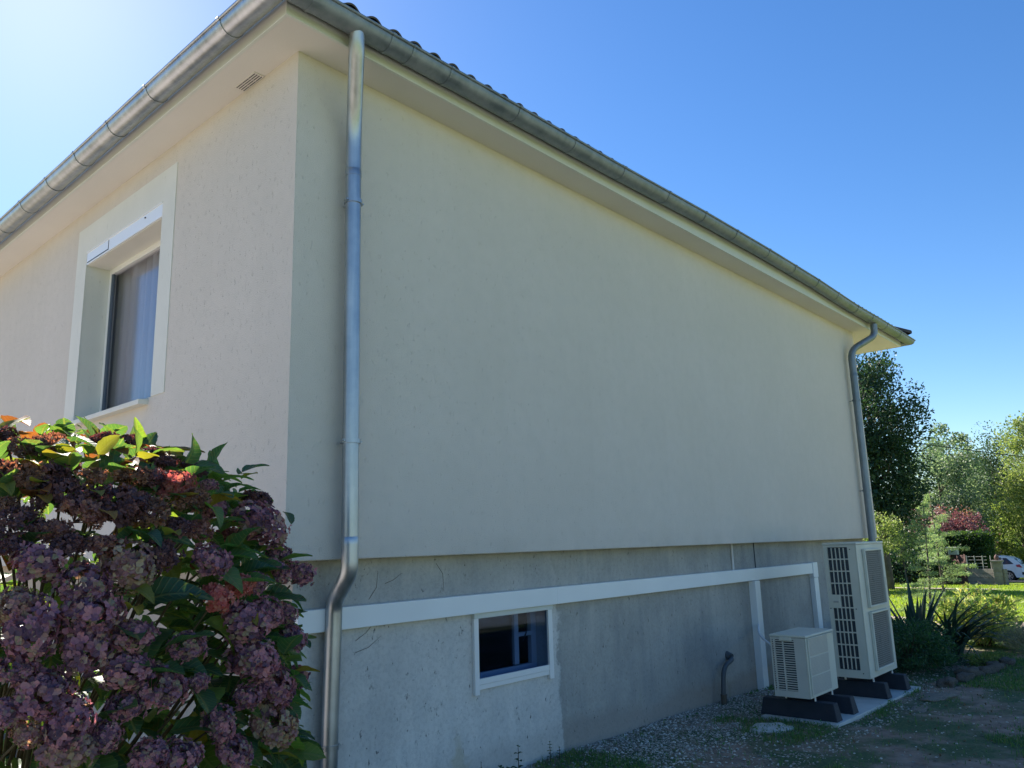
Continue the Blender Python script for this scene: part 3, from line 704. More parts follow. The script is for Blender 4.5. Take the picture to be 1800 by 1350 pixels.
for i in range(1, nc):
    for j in range(nr): sg.box((xs0+.0015, yb2+i*cw-.0042, za+j*rh+.0062), (xs1-.0015, yb2+i*cw+.0042, za+(j+1)*rh-.0062))
local(sg.build('side_grille', CASE, bu), bu)
sp = MB().box((xs0-.003, ya-2*cw+.004, za+5*rh-.004), (xs0+.014, ya+.012, za+6*rh+.006)); spo = local(sp.build('access_plate', CASE, bu, bevel=.002), bu)
MB().box((xs0-.009, ya-2*cw+.018, za+5.4*rh), (xs0-.0032, ya-.012, za+5.55*rh)).build('plate_handle', MESHM, spo, bevel=.002)
cf = MB(); cf.box((xs1-.001, -.99, .25), (xs1+.0012, -.77, 1.485), 1)
local(cf.build('side_coil', [DARK, FIN], bu), bu)
local(MB().box((BX+.003, BYf-.001, bz0+.002), (BXe-.002, BYf+.0115, bz1-.021)).build('front_panel', CASE, bu, bevel=.004), bu)
for (z_a, z_b) in ((.862, 1.452), (.248, .822)):
    xa, xb = BX+.155, BX+.70; yo = BYf-.034
    fr = MB()
    fr.box((xa, yo, z_a), (xa+.022, BYf-.0015, z_b)); fr.box((xb-.022, yo, z_a), (xb, BYf-.0015, z_b)); fr.box((xa+.0225, yo, z_b-.022), (xb-.0225, BYf-.0015, z_b)); fr.box((xa+.0225, yo, z_a), (xb-.0225, BYf-.0015, z_a+.022))
    fg = local(fr.build('fan_grille', CASE, bu, bevel=.005), bu)
    ms = MB()
    for k in range(1, 17): xx = xa+.022+(xb-xa-.044)*k/17; ms.box((xx-.003, yo+.004, z_a+.022), (xx+.003, yo+.008, z_b-.022))
    for k in range(1, 27): zz = z_a+.022+(z_b-z_a-.044)*k/27; ms.box((xa+.022, yo+.0085, zz-.003), (xb-.022, yo+.0125, zz+.003))
    ms.build('grille_mesh', MESHM, fg)
    MB().box((xa+.022, BYf-.004, z_a+.022), (xb-.022, BYf-.0018, z_b-.022)).build('fan_recess', M('recess', (.015, .015, .015), .8), fg)
    fn = MB(); xc, zc = (xa+xb)/2, (z_a+z_b)/2
    fn.tube([(xc, yo+.014, zc), (xc, BYf-.005, zc)], .06, 16)
    for q in range(3):
        for s_ in range(6):
            a = q*2*PI/3+s_*.16; a2 = a+.16
            fn.poly([(xc+.06*math.cos(a), yo+.016+s_*.002, zc+.06*math.sin(a)), (xc+.06*math.cos(a2), yo+.018+s_*.002, zc+.06*math.sin(a2)), (xc+.24*math.cos(a2+.3), yo+.018+s_*.002, zc+.24*math.sin(a2+.3)), (xc+.24*math.cos(a+.3), yo+.016+s_*.002, zc+.24*math.sin(a+.3))])
    fn.build('fan', DARK, fg)
lb = MB().box((BX+.745, BYf-.0025, 1.19), (BX+.80, BYf-.0012, 1.27)); lb.box((BX+.745, BYf-.0025, 1.05), (BX+.82, BYf-.0012, 1.14)); local(lb.build('sticker', M('sticker_grey', (.36, .34, .30), .5), bu), bu)
for (yy_, zz_) in ((-1.01, 1.455), (-1.01, .86), (-1.01, .235), (-.755, .86)): local(MB().tube([(BX-.003, yy_, zz_), (BX+.002, yy_, zz_)], .006, 8).build('screw', DARK, bu), bu)
for yk in (BYf+.03, BYb-.03):
    for xk in (6.16, 6.76): local(MB().tube([(xk, yk, .12), (xk, yk, .187)], .010, 8).build('foot_bolt', ALU, bu, smooth=True), bu)

# ------------------------------------------------------------------ foliage builders
rng = np.random.default_rng(11)
def unit(v): return v/np.maximum(np.linalg.norm(v, axis=-1, keepdims=True), 1e-9)
def leaf_cloud(P, size, up=.3, aspect=.55, outdir=None, fold=.25, rg=rng):
    """two-quad folded leaves at the points P: returns V, F (quads)"""
    n = len(P); size = np.broadcast_to(size, (n,))
    d = unit(rg.normal(size=(n, 3))+(outdir if outdir is not None else 0)*1.2-np.array([0, 0, .3]))
    nn = unit(np.cross(d, rg.normal(size=(n, 3)))+np.array([0, 0, up])); s = unit(np.cross(d, nn)); nn = np.cross(s, d)
    L_ = size[:, None]; W = L_*aspect*.5
    b = P; tip = P+d*L_; m1 = P+d*L_*.5+nn*L_*.06
    l = m1+s*W+nn*W*fold; r = m1-s*W+nn*W*fold
    V = np.stack([b, l, tip, r, m1], 1).reshape(-1, 3)
    k = np.arange(n)[:, None]*5
    F = np.concatenate([k+np.array([[0, 4, 2, 1]]), k+np.array([[0, 3, 2, 4]])], 0)
    return V, F
def crown_points(center, rad, n, clumps, spread=.28, shell=.55, seed=1, flat=.7, taper=0.):
    rg = np.random.default_rng(seed)
    c = unit(rg.normal(size=(clumps, 3)))*(shell+(1-shell)*rg.random((clumps, 1)))
    c[:, 2] = np.where(c[:, 2] < -.75, c[:, 2]*.6, c[:, 2])
    if taper: 
        f = 1-taper*(c[:, 2:3]+1)/2; c[:, :2] *= f
    w_ = rg.random(clumps)**1.5+.25; idx = rg.choice(clumps, n, p=w_/w_.sum())
    sp = spread*(.5+rg.random(clumps))
    off = rg.normal(size=(n, 3)); off /= np.maximum(1, np.linalg.norm(off, axis=1, keepdims=True)/1.9); off = off*sp[idx][:, None]; off[:, 2] *= flat
    P = (c[idx]+off)*np.array(rad)+np.array(center)
    return P, c*np.array(rad)+np.array(center)
def tree(name, label, x, y, base_z, height, rad, leafs, size, material, clumps=60, spread=.2, trunk_h=.35, trunk_r=.16, group=None, seed=1, cat='tree', taper=0., shell=.5, aspect=.6, up=.4, core=False, flat=.7):
    t_ = thing(name, label, cat, (x, y, base_z), group)
    cz = height*(1+trunk_h)/2 if trunk_h else height*.5
    rz = height-cz
    P, cl = crown_points((0, 0, cz), (rad, rad, rz), leafs, clumps, spread, shell, seed, flat, taper)
    P = P[P[:, 2] > .05]
    out = unit(P-np.array([0, 0, cz]))
    rg = np.random.default_rng(seed+5)
    V, F = leaf_cloud(P, size*(.6+.8*rg.random(len(P))), up, aspect, out, rg=rg)
    link('crown', np_mesh('crown', V, F, material), t_)
    mb = MB(); top = Vector((rg.normal()*.1, rg.normal()*.1, height*.8))
    mb.tube([(0, 0, -.3), (0.02, 0, height*.1), (.05*rad, .03*rad, height*.35), top*.75, top], [trunk_r*1.3, trunk_r, trunk_r*.8, trunk_r*.5, trunk_r*.15], 10)
    for q in cl[rg.permutation(len(cl))[:22]]:
        q = Vector(q); z0 = min(max(height*.15, q.z-rad*.6), height*.75); u = z0/(height*.8); a = Vector((top.x*u, top.y*u, z0))
        m_ = (a+q)/2+Vector((0, 0, -.04*height)); mb.tube([a, m_, q], [trunk_r*.38, trunk_r*.2, trunk_r*.06], 6)
    mb.build('trunk', BARK, t_, smooth=True, sharp=0)
    return t_
F_DARK = leafmat('dark_tree_leaves', [(0, (.018, .045, .028)), (.6, (.035, .075, .040)), (1, (.07, .11, .045))], .32, .5, (1.5, 1.65, 1.0))
F_MID = leafmat('grey_green_leaves', [(0, (.06, .11, .07)), (.5, (.13, .19, .12)), (1, (.30, .34, .23))], .4, .5, (1.5, 1.65, 1.0))
F_CON = leafmat('deep_green_leaves', [(0, (.04, .085, .05)), (1, (.11, .16, .08))], .3, .5, (1.5, 1.65, 1.0))
F_YEL = leafmat('yellow_green_leaves', [(0, (.12, .17, .06)), (.6, (.21, .25, .08)), (1, (.32, .33, .14))], .45, .5, (1.5, 1.65, 1.0))
F_OLIVE = leafmat('olive_green_leaves', [(0, (.10, .15, .04)), (.6, (.17, .22, .06)), (1, (.27, .30, .10))], .42, .65, (1.5, 1.65, 1.0))
F_RED = leafmat('red_shrub_leaves', [(0, (.13, .06, .08)), (.6, (.19, .085, .11)), (1, (.26, .17, .16))], .3, .5, (1.6, 1.1, 1.))
F_BRN = leafmat('brown_red_leaves', [(0, (.14, .09, .08)), (.6, (.22, .13, .11)), (1, (.30, .21, .15))], .4, .5, (2, 1.4, .9))
F_HEDGE = leafmat('hedge_leaves', [(0, (.018, .045, .018)), (.7, (.035, .075, .025)), (1, (.07, .11, .03))], .35, .5, (2.6, 2.6, .7))
F_CED = leafmat('cedar_needles', [(0, (.12, .20, .13)), (.6, (.21, .30, .19)), (1, (.38, .44, .29))], .42, .6, (1.8, 1.9, .8))
F_AGAVE = leafmat('blue_green_blades', [(0, (.02, .05, .045)), (1, (.045, .09, .075))], .12, .38, (2., 2.2, .9))
F_GOLD = leafmat('golden_laurel_leaves', [(0, (.13, .22, .06)), (.45, (.26, .36, .10)), (.75, (.48, .50, .18)), (1, (.56, .46, .18))], .4, .55, (1.4, 1.45, .8))
F_COVER = leafmat('ground_cover_leaves', [(0, (.018, .055, .032)), (.7, (.035, .10, .05)), (1, (.06, .14, .05))], .3, .55, (2.2, 2.4, .8))
F_LAV = leafmat('lavender_leaves', [(0, (.17, .18, .12)), (.6, (.28, .28, .20)), (1, (.38, .36, .27))], .3, .7, (1.5, 1.5, 1.))
GRASSM = leafmat('grass_blades', [(0, (.05, .12, .05)), (.7, (.09, .19, .07)), (1, (.20, .24, .10))], .4, .6, (2.2, 2.2, .7))
LAWNM = leafmat('lawn_blades', [(0, (.16, .24, .02)), (.7, (.24, .32, .03)), (1, (.34, .34, .08))], .5, .7, (1.5, 1.6, .5))

def polar(az, d): return CX+d*math.cos(R(az)), CY+d*math.sin(R(az))
CX, CY = -2.497, -3.953
# far trees beyond the hedge
def ft(name, label, az, d, top, rad, n, size, m_, **k):
    x, y = polar(az, d); g = gz(x); return tree(name, label, x, y, g, top-g, rad, n, size, m_, **k)
ft('dark_tree', 'tall dark green tree rising behind the far end of the house', 17.0, 33, 8.9, 1.95, 38000, .115, F_DARK, clumps=130, spread=.17, trunk_h=.1, seed=3, shell=.45)
ft('dark_tree', 'dark tree hidden for the most part behind the house wall', 21.8, 32.5, 7.6, 2.6, 9000, .2, F_DARK, clumps=80, spread=.17, trunk_h=.12, seed=4)
ft('round_tree', 'pale grey-green round tree in the middle of the far trees', 13.3, 60, 7.6, 2.6, 24000, .15, F_MID, clumps=90, spread=.16, trunk_h=.08, seed=5)
ft('feathery_tree', 'feathery tree top showing above the pale round tree', 12.8, 66, 9.7, 1.7, 9000, .19, F_MID, clumps=40, spread=.16, trunk_h=.3, seed=6, flat=.35)
ft('dark_tree', 'dark green tree behind the overhead wire, right of the feathery top', 10.45, 74, 9.5, 2.4, 18000, .16, F_CON, clumps=90, spread=.17, trunk_h=.1, seed=7, taper=.45)
ft('dark_tree', 'low dark tree filling the gap beneath the wire', 11.4, 78, 7.6, 3.0, 12000, .26, F_CON, clumps=60, trunk_h=.1, seed=17)
ft('yellow_tree', 'yellow-green tree at the right edge of the photo', 8.35, 60, 8.6, 2.0, 14000, .15, F_YEL, clumps=70, spread=.17, trunk_h=.3, seed=8)
ft('pale_tree', 'pale slender tree top above the yellow-green tree', 8.2, 72, 10.6, 1.7, 4000, .22, F_MID, clumps=50, spread=.18, trunk_h=.4, seed=18)
ft('broad_shrub', 'broad olive green bush behind the white car', 9.2, 66, 4.6, 4.6, 30000, .15, F_OLIVE, clumps=130, spread=.12, trunk_h=0, seed=9, cat='bush')
ft('broad_shrub', 'smaller olive bush between the red shrubs and the broad one', 11.35, 64, 2.6, 1.5, 4500, .16, F_OLIVE, clumps=60, spread=.16, trunk_h=0, seed=10, cat='bush')
ft('red_shrub', 'purple-red shrub nearest the house above the hedge', 14.6, 52, 3.1, 1.5, 5200, .13, F_RED, clumps=50, trunk_h=.1, seed=11, cat='shrub')
ft('brown_shrub', 'brownish shrub between the two red shrubs', 13.5, 54, 3.4, 1.6, 5000, .13, F_BRN, clumps=50, trunk_h=.1, seed=12, cat='shrub')
ft('red_shrub', 'bright red shrub behind the right part of the hedge', 12.35, 53, 3.0, 1.35, 5000, .13, F_RED, clumps=45, trunk_h=.1, seed=13, cat='shrub')
ft('yellow_shrub', 'loose yellow-green shrub beside the far corner of the house', 17.1, 27, 2.2, .62, 2000, .07, F_YEL, clumps=40, spread=.2, trunk_h=.5, seed=14, cat='shrub', trunk_r=.025)
ft('yellow_shrub', 'low yellow-green shrub left of the purple-red one', 15.95, 30, 1.75, .45, 900, .065, F_YEL, clumps=24, spread=.22, trunk_h=.45, seed=15, cat='shrub', trunk_r=.025)
ft('dark_bush', 'very dark bush in front of the tall dark tree', 15.9, 44, 1.9, 2.2, 5000, .2, F_DARK, clumps=50, trunk_h=0, seed=16, cat='bush')
# far wood closing the horizon on the other sides
P = []
for a in np.arange(-75, 200, 1.1):
    if 3 < a < 60: dd = 105
    else: dd = 95
    x, y = polar(a, dd+rng.normal()*6); hh = 3.2+1.2*noise.noise((a*.15, 0, 0))
    q, _ = crown_points((x, y, gz(x)+hh*.45), (2.6, 2.6, hh*.6), 240, 14, .3, .4, int(a*10) % 997+1); P.append(q)
P = np.concatenate(P); V, F = leaf_cloud(P, .75, .4, .7)
tag(link('far_wood', np_mesh('far_wood', V, F, F_CON)), kind='stuff')
# hedge (dark face towards us, sunlit top)
hx0, hy0 = polar(17.2, 47.5); hx1, hy1 = polar(11.45, 45.5)
hedge = thing('hedge', 'tall clipped dark hedge behind the low block wall', 'hedge', (hx0, hy0, -1.2))
a = Vector((0, 0, 0)); b = Vector((hx1-hx0, hy1-hy0, 0)); dirv = b.normalized(); nv = Vector((dirv.y, -dirv.x, 0))
if nv.x > 0: nv = -nv
th = 1.1
n = 26000; u = rng.random(n); s_ = rng.random(n); which = rng.random(n)
P = np.zeros((n, 3)); htop = 2.62+.10*np.array([noise.noise((q*9, 0, 0)) for q in u])
front = which < .5; topm = (which >= .5) & (which < .85); endm = which >= .85
P[front] = np.outer(u[front], np.array(b))+np.outer(-.05+rng.random(front.sum())*.1, np.array(nv)); P[front, 2] = s_[front]*htop[front]
P[topm] = np.outer(u[topm], np.array(b))-np.outer(s_[topm]*th, np.array(nv)); P[topm, 2] = htop[topm]+rng.normal(size=topm.sum())*.05
P[endm] = np.array(b)-np.outer(s_[endm]*th, np.array(nv)); P[endm, 2] = u[endm]*2.6
P += rng.normal(size=P.shape)*.05
V, F = leaf_cloud(P, .13, .5, .6); link('hedge_leaves', np_mesh('hedge_leaves', V, F, F_HEDGE), hedge)
mb = MB(); i0, i1 = a-nv*.06, b-nv*.06; j0, j1 = a-nv*(th-.05), b-nv*(th-.05)
mb.hexa([(i0.x, i0.y, -.3), (i1.x, i1.y, -.3), (j1.x, j1.y, -.3), (j0.x, j0.y, -.3), (i0.x, i0.y, 2.5), (i1.x, i1.y, 2.5), (j1.x, j1.y, 2.5), (j0.x, j0.y, 2.5)])
mb.build('twig_mass', M('hedge_inner', (.012, .022, .01), .95), hedge)

# low wall, pillar, brown fence, letterbox, wire
BLOCK = M('wall_block', (.17, .15, .13), .9, bump=.5, bscale=30, col2=(.24, .215, .19), cscale=4)
BROWN = M('brown_fence', (.12, .06, .055), .8, bump=.3, bscale=20, col2=(.16, .085, .075), cscale=5)
wx0, wy0 = 39.6, 5.35; wx1, wy1 = 38.9, 3.72
bw_ = thing('block_wall', 'low grey block wall in front of the white car', 'wall', (wx0, wy0, -.85))
dv = Vector((wx1-wx0, wy1-wy0, 0)); ln = dv.length; dv.normalize(); angw = math.atan2(dv.y, dv.x)
bmsh = MB().box((.004, -.10, .004), (.396, .10, .186)).mesh('block', BLOCK)
hb = MB().box((.004, -.10, .004), (.196, .10, .186)).mesh('block_half', BLOCK)
for r_ in range(4):
    x = 0.; first = True
    while x < ln-.15:
        half_ = (r_ % 2 and first) or x+.39 > ln
        o = link('block', hb if half_ else bmsh, bw_, (dv.x*x, dv.y*x, r_*.19+.0), (0, 0, angw)); x += .2 if half_ else .4; first = False
mc = MB().box((0, -.085, .0), (ln, .085, .745)); o = mc.build('mortar', M('mortar', (.12, .11, .10), .95), bw_); o.rotation_euler = (0, 0, angw)
# wire fence on the wall with small posts
fn = MB()
for k in range(5): fn.tube([(dv.x*ln*k/4.6, dv.y*ln*k/4.6, .745), (dv.x*ln*k/4.6, dv.y*ln*k/4.6, 1.35)], .02, 8)
o = fn.build('fence_post', MESHM, bw_)
tag(o, kind='stuff')
fn = MB()
for k in range(4): z = .85+.15*k; fn.tube([(0, 0, z), (dv.x*ln*.55, dv.y*ln*.55, z)], .008, 6)
tag(fn.build('wire_rail', MESHM, bw_), kind='stuff')
pl = thing('gate_pillar', 'stone gate pillar at the right end of the block wall', 'pillar', (38.95, 4.0, -.8))
MB().box((-.17, -.17, .02), (.17, .17, 1.02)).build('shaft', BLOCK, pl, bevel=.01)
for zc in np.arange(.2, 1.0, .2): MB().box((-.178, -.178, zc), (.178, .178, zc+.168)).build('stone_course', BLOCK, pl, bevel=.008)
MB().box((-.23, -.23, 1.022), (.23, .23, 1.10)).build('capstone', BLOCK, pl, bevel=.01)
MB().tube([(0, 0, 1.10), (0, 0, 1.16), (0, 0, 1.22), (0, 0, 1.30), (0, 0, 1.36)], [.05, .09, .10, .07, .01], 12).build('finial', BROWN, pl, smooth=True)
bf = thing('brown_fence', 'brown wooden fence with an open rail panel left of the block wall', 'fence', (41.2, 6.9, -.9))
fx1, fy1 = 39.7-41.2, 5.42-6.9; fl = math.hypot(fx1, fy1); fa = math.atan2(fy1, fx1)
def fpart(name, a, b_, m_=BROWN): o = MB().box(a, b_).build(name, m_, bf); o.rotation_euler = (0, 0, fa); return o
for k in range(3): fpart('board', (0, -.02, .02+.17*k), (fl, .02, .175+.17*k))
for k in range(3): fpart('board', (0, -.02, .98+.15*k), (fl, .02, 1.115+.15*k))
for k in range(12): fpart('baluster', (.08+fl*k/12.2, -.014, .53), (.115+fl*k/12.2, .014, .978))
fpart('rail', (0, -.03, .93), (fl, -.021, .979)); fpart('rail', (0, -.03, .525), (fl, -.021, .565)); 
for k in (0, .5, 1): fpart('post', (fl*k-.04, -.045, -.1), (fl*k+.04, -.0305, 1.46))
lbx = thing('letterbox', 'pale box with a flat lid standing on top of the brown fence', 'letterbox', (40.4, 6.05, .53))
MB().box((-.17, -.2, 0), (.17, .2, .30)).build('box', M('pale_box', (.40, .42, .36), .6), lbx, bevel=.01); MB().box((-.21, -.26, .302), (.21, .26, .35)).build('lid', M('box_lid', (.55, .56, .52), .5), lbx, bevel=.01)
POLEM = M('pole_wood', (.12, .09, .06), .9, bump=.4, bscale=20)
def wpt(az, d, el): x, y = polar(az, d); return Vector((x, y, 1.6+d*el))
w0, w1 = wpt(24, 44, .140), wpt(1.5, 56, .048)
mb = MB(); pts = []
for k in range(33):
    u = k/32; p_ = w0.lerp(w1, u); p_.z -= .55*4*u*(1-u)*.25; pts.append(p_)
ow = mb.tube(pts, .022, 6).build('overhead_wire', M('wire_black', (.02, .02, .02), .6), smooth=True); tag(ow, 'black overhead wire crossing in front of the far trees', 'wire')
for q, lab in ((w0, 'wooden utility pole behind the house at the left end of the wire'), (w1, 'wooden utility pole at the right end of the overhead wire')):
    t_ = thing('utility_pole', lab, 'pole', (q.x, q.y, gz(q.x))); hh = q.z-gz(q.x)
    MB().tube([(0, 0, -.3), (0, 0, hh+.3)], [.14, .10], 12).build('shaft', POLEM, t_, smooth=True)
    MB().box((-.06, -.5, hh-.15), (.06, .5, hh-.02)).build('crossarm', POLEM, t_)

# ------------------------------------------------------------------ white car (rear to the right)
PAINT = M('white_car_paint', (.78, .79, .80), .22); CARGL = M('car_glass', (.02, .03, .04), .08, spec=.8); TYRE = M('tyre', (.015, .015, .015), .85); RIM = M('alloy_rim', (.55, .56, .58), .3, metal=.8)
RED = M('tail_lamp_red', (.45, .015, .02), .25); BLK = M('black_trim', (.02, .02, .022), .6)
car = thing('parked_car', 'white hatchback parked on the road behind the block wall', 'car', (55.2, 7.75, gz(55.2)))
# side profile: s = distance from the rear bumper towards the front, z
prof_up = [(0.0, .52), (.02, .80), (.10, 1.02), (.32, 1.26), (.62, 1.47), (1.2, 1.545), (2.0, 1.54), (2.55, 1.44), (3.25, 1.03), (3.85, .90), (4.15, .74), (4.2, .50)]
def halfw(z, s): 
    e = .86 if z < .95 else .86-.24*((z-.95)/.6)
    if s < .35: e -= .10*(1-s/.35)
    if s > 3.7: e -= .16*((s-3.7)/.5)
    return e
secs = []
ss = np.linspace(0, 4.2, 43)
zt = np.interp(ss, [p_[0] for p_ in prof_up], [p_[1] for p_ in prof_up])
mb = MB(); rows = []
for s_, zz in zip(ss, zt):
    zb = .24
    for ac in (.78, 3.38):
        if abs(s_-ac) < .345: zb = max(zb, .33+math.sqrt(max(0, .345**2-(s_-ac)**2)))
    zb = min(zb, zz-.1); row = []
    zs_ = [zb, zb+(zz-zb)*.25, zb+(zz-zb)*.5, zb+(zz-zb)*.72, zb+(zz-zb)*.88, zz-.03, zz]
    for q in zs_:
        hw = halfw(q, s_)*(1. if q < zz-.02 else .90)
        row.append((hw, s_-2.1, q))
    rows.append(row+[(-r_[0], r_[1], r_[2]) for r_ in row[::-1]])
mb.strip(rows, closed=True); mb.poly([q for q in rows[0]]); mb.poly([q for q in rows[-1]][::-1])
body = mb.build('body', PAINT, car, smooth=True, sharp=40)
def side(name, pts, m_, off=.012, parent=car):
    mb = MB()
    for sg in (-1, 1):
        P_ = [(sg*(halfw(z, s_)*1.0+off), s_-2.1, z) for s_, z in pts]; mb.poly(P_ if sg < 0 else P_[::-1])
        Q_ = [(sg*(halfw(z, s_)*1.0-.02), s_-2.1, z) for s_, z in pts]
        for k in range(len(pts)): mb.poly([P_[k], P_[(k+1) % len(pts)], Q_[(k+1) % len(pts)], Q_[k]])
    o = mb.build(name, m_, parent); return o
side('rear_quarter_window', [(.45, 1.04), (1.02, 1.02), (1.02, 1.40), (.82, 1.40)], CARGL)
side('side_window', [(1.08, 1.02), (1.88, 1.0), (1.88, 1.45), (1.08, 1.42)], CARGL)
side('side_window', [(1.94, 1.0), (2.95, .99), (2.50, 1.36), (2.30, 1.44), (1.94, 1.45)], CARGL)
side('door_seam', [(1.90, .36), (1.915, .36), (1.915, 1.0), (1.90, 1.0)], BLK, .008)
side('door_seam', [(1.12, .50), (1.135, .50), (1.135, 1.0), (1.12, 1.0)], BLK, .008)
side('tail_light', [(.03, .82), (.30, .86), (.34, .99), (.14, 1.02)], RED, .02)
mb = MB().box((-.62, -2.1-.005, .88), (.62, -2.06, 1.0)); mb.v = mb.v; 
rw = MB(); rw.hexa([(-.60, -2.03, 1.02), (.60, -2.03, 1.02), (.60, -1.95, 1.02), (-.60, -1.95, 1.02), (-.50, -1.72, 1.36), (.50, -1.72, 1.36), (.50, -1.65, 1.33), (-.50, -1.65, 1.33)]); rw.build('rear_window', CARGL, car)
MB().box((-.80, -2.13, .40), (.80, -2.02, .56)).build('bumper', BLK, car, bevel=.02)
MB().box((-.26, -2.125, .62), (.26, -2.09, .74)).build('number_plate', M('plate_pale', (.6, .6, .55), .5), car)
side('sill_trim', [(1.15, .24), (3.02, .24), (3.02, .33), (1.15, .33)], BLK, .012)
for s_ in (.78, 3.38):
    for sg in (-1, 1):
        wh = MB().tube([(sg*.86, s_-2.1, .32), (sg*.66, s_-2.1, .32)], .32, 28).build('wheel', TYRE, car, smooth=True, sharp=40)
        rim = MB(); xx = sg*.865
        n_ = 28; rim.strip([[(xx+sg*.004, s_-2.1+rr*math.cos(2*PI*i/n_), .32+rr*math.sin(2*PI*i/n_)) for i in range(n_)] for rr in (.225, .195)], closed=True)
        for q in range(7):
            a = 2*PI*q/7; c_, s2 = math.cos(a), math.sin(a); pw = .03
            rim.poly([(xx+sg*.006, s_-2.1+.04*c_-pw*s2, .32+.04*s2+pw*c_), (xx+sg*.006, s_-2.1+.20*c_-pw*.8*s2, .32+.20*s2+pw*.8*c_), (xx+sg*.006, s_-2.1+.20*c_+pw*.8*s2, .32+.20*s2-pw*.8*c_), (xx+sg*.006, s_-2.1+.04*c_+pw*s2, .32+.04*s2-pw*c_)])
        rim.tube([(xx, s_-2.1, .32), (xx+sg*.01, s_-2.1, .32)], .06, 14); rim.build('rim', RIM, wh)

# ------------------------------------------------------------------ planting bed by the house
def cedar(x, y, h, spread_, seed, label):
    t_ = thing('young_cedar', label, 'conifer', (x, y, gfine(x, y)), 'young cedars in the bed')
    rg = np.random.default_rng(seed); mb = MB(); tx, ty = rg.normal()*.03, rg.normal()*.03
    mb.tube([(0, 0, -.05), (tx, ty, h*.5), (tx*1.5, ty*1.5, h)], [.022, .016, .004], 8); P = []; Dv = []
    z = .28
    while z < h*.98:
        u = (z-.28)/(h-.28); ln_ = spread_*(1-u)**.75*(.55+.6*rg.random())+.04; a = rg.random()*2*PI
        d_ = np.array([math.cos(a), math.sin(a), .12-.1*(1-u)]); st = np.array([tx*u, ty*u, z]); pts = []
        for k in range(8): v = k/7; pts.append(st+d_*ln_*v+np.array([0, 0, -.10*ln_*v*v+.03*v]))
        mb.tube(pts, [.006*(1-.8*k/7) for k in range(8)], 5, caps=False)
        m_ = int(90*ln_/.5)+12
        for _ in range(m_):
            v = rg.random()**.8; q = st+d_*ln_*v+np.array([0, 0, -.10*ln_*v*v+.03*v])
            side_ = np.array([-d_[1], d_[0], 0])*rg.normal()*.055*(1.2-v); P.append(q+side_+np.array([0, 0, rg.normal()*.008])); Dv.append(unit(side_+d_*.05+1e-6))
        z += .055+.035*rg.random()
    P = np.array(P); rep = 5; P = np.repeat(P, rep, 0)+rg.normal(size=(len(P)*rep, 3))*.013; Dv = np.repeat(np.array(Dv), rep, 0)
    V, F = leaf_cloud(P, .036, .8, .20, Dv, rg=rg); link('needles', np_mesh('needles', V, F, F_CED), t_)
    mb.build('trunk', BARK, t_, smooth=True, sharp=0)
cedar(10.83, -.38, 2.08, .60, 3, 'young cedar with bare dark stem rising behind the spiky plant')
cedar(11.67, -.44, 2.3, .66, 9, 'paler young cedar just right of the bare-stemmed one')
def blade(mb, base, d, ln_, wd, droop, up0=.9, seg=8, mi=0, fold=.35):
    d = Vector((d[0], d[1], 0)).normalized(); s_ = Vector((-d.y, d.x, 0)); rows = []
    p_ = Vector(base); el = up0
    for k in range(seg+1):
        v = k/seg; ww = wd*(min(1, .55+v*2.2))*(1-v**2.2)+.001
        f_ = Vector((d.x*math.cos(el), d.y*math.cos(el), math.sin(el))); nn = s_.cross(f_)
        rows.append([p_+s_*ww-nn*ww*fold, p_, p_-s_*ww-nn*ww*fold]); p_ = p_+f_*(ln_/seg); el -= droop/seg
    mb.strip(rows, mi)
ag = thing('agave_plant', 'dark spiky agave between the tall unit and the yellow bush', 'agave', (9.75, -.48, gfine(9.75, -.48)))
for k in range(46):
    a = random.uniform(0, 2*PI); e = random.choice([1.45, 1.3, 1.15, .95, .75, .5]); mb = MB()
    blade(mb, (.05*math.cos(a), .05*math.sin(a), .03), (math.cos(a), math.sin(a)), random.uniform(.6, 1.08), random.uniform(.036, .06), random.uniform(.1, .9)*(1.6-e), e, mi=0)
    mb.build('leaf', F_AGAVE, ag, smooth=True, sharp=0)
ph = thing('flax_plant', 'dark strap-leaved plant arching to the right over the stone edging', 'plant', (9.3, -.98, gfine(9.3, -.98)))
for k in range(64):
    a = random.gauss(-1.75, .7); mb = MB()
    blade(mb, (random.gauss(0, .06), random.gauss(0, .06), .0), (math.cos(a), math.sin(a)), random.uniform(.85, 1.3), random.uniform(.018, .030), random.uniform(.7, 1.9), random.uniform(.9, 1.4), seg=10)
    mb.build('leaf', F_AGAVE, ph, smooth=True, sharp=0)
def bush(name, label, cat, x, y, rx, ry, h, n, size, material, clumps, seed, aspect=.4, up=.4, stems=True, spread=.22):
    t_ = thing(name, label, cat, (x, y, gfine(x, y)))
    P, cl = crown_points((0, 0, h*.45), (rx, ry, h*.55), n, clumps, spread, .45, seed); P = P[P[:, 2] > .0]
    rg = np.random.default_rng(seed); V, F = leaf_cloud(P, size*(.6+.8*rg.random(len(P))), up, aspect, unit(P-np.array([0, 0, h*.2])), rg=rg)
    link('foliage', np_mesh('foliage', V, F, material), t_)
    mb = MB()
    for q in cl[:24]: mb.tube([(q[0]*.1, q[1]*.1, -.03), (q[0]*.5, q[1]*.5, q[2]*.6), tuple(q)], [.008, .006, .003], 5)
    mb.build('stems', STEM, t_, smooth=True, sharp=0); return t_
bush('golden_bush', 'yellow-leaved bush in full sun at the edge of the gravel path', 'bush', 10.95, -1.05, .42, .50, .74, 3400, .085, F_GOLD, 60, 31, .38)
bush('green_bush', 'small fresh green bush behind the yellow-leaved one', 'bush', 12.0, -1.1, .25, .3, .6, 1000, .06, F_OLIVE, 30, 32, .4)
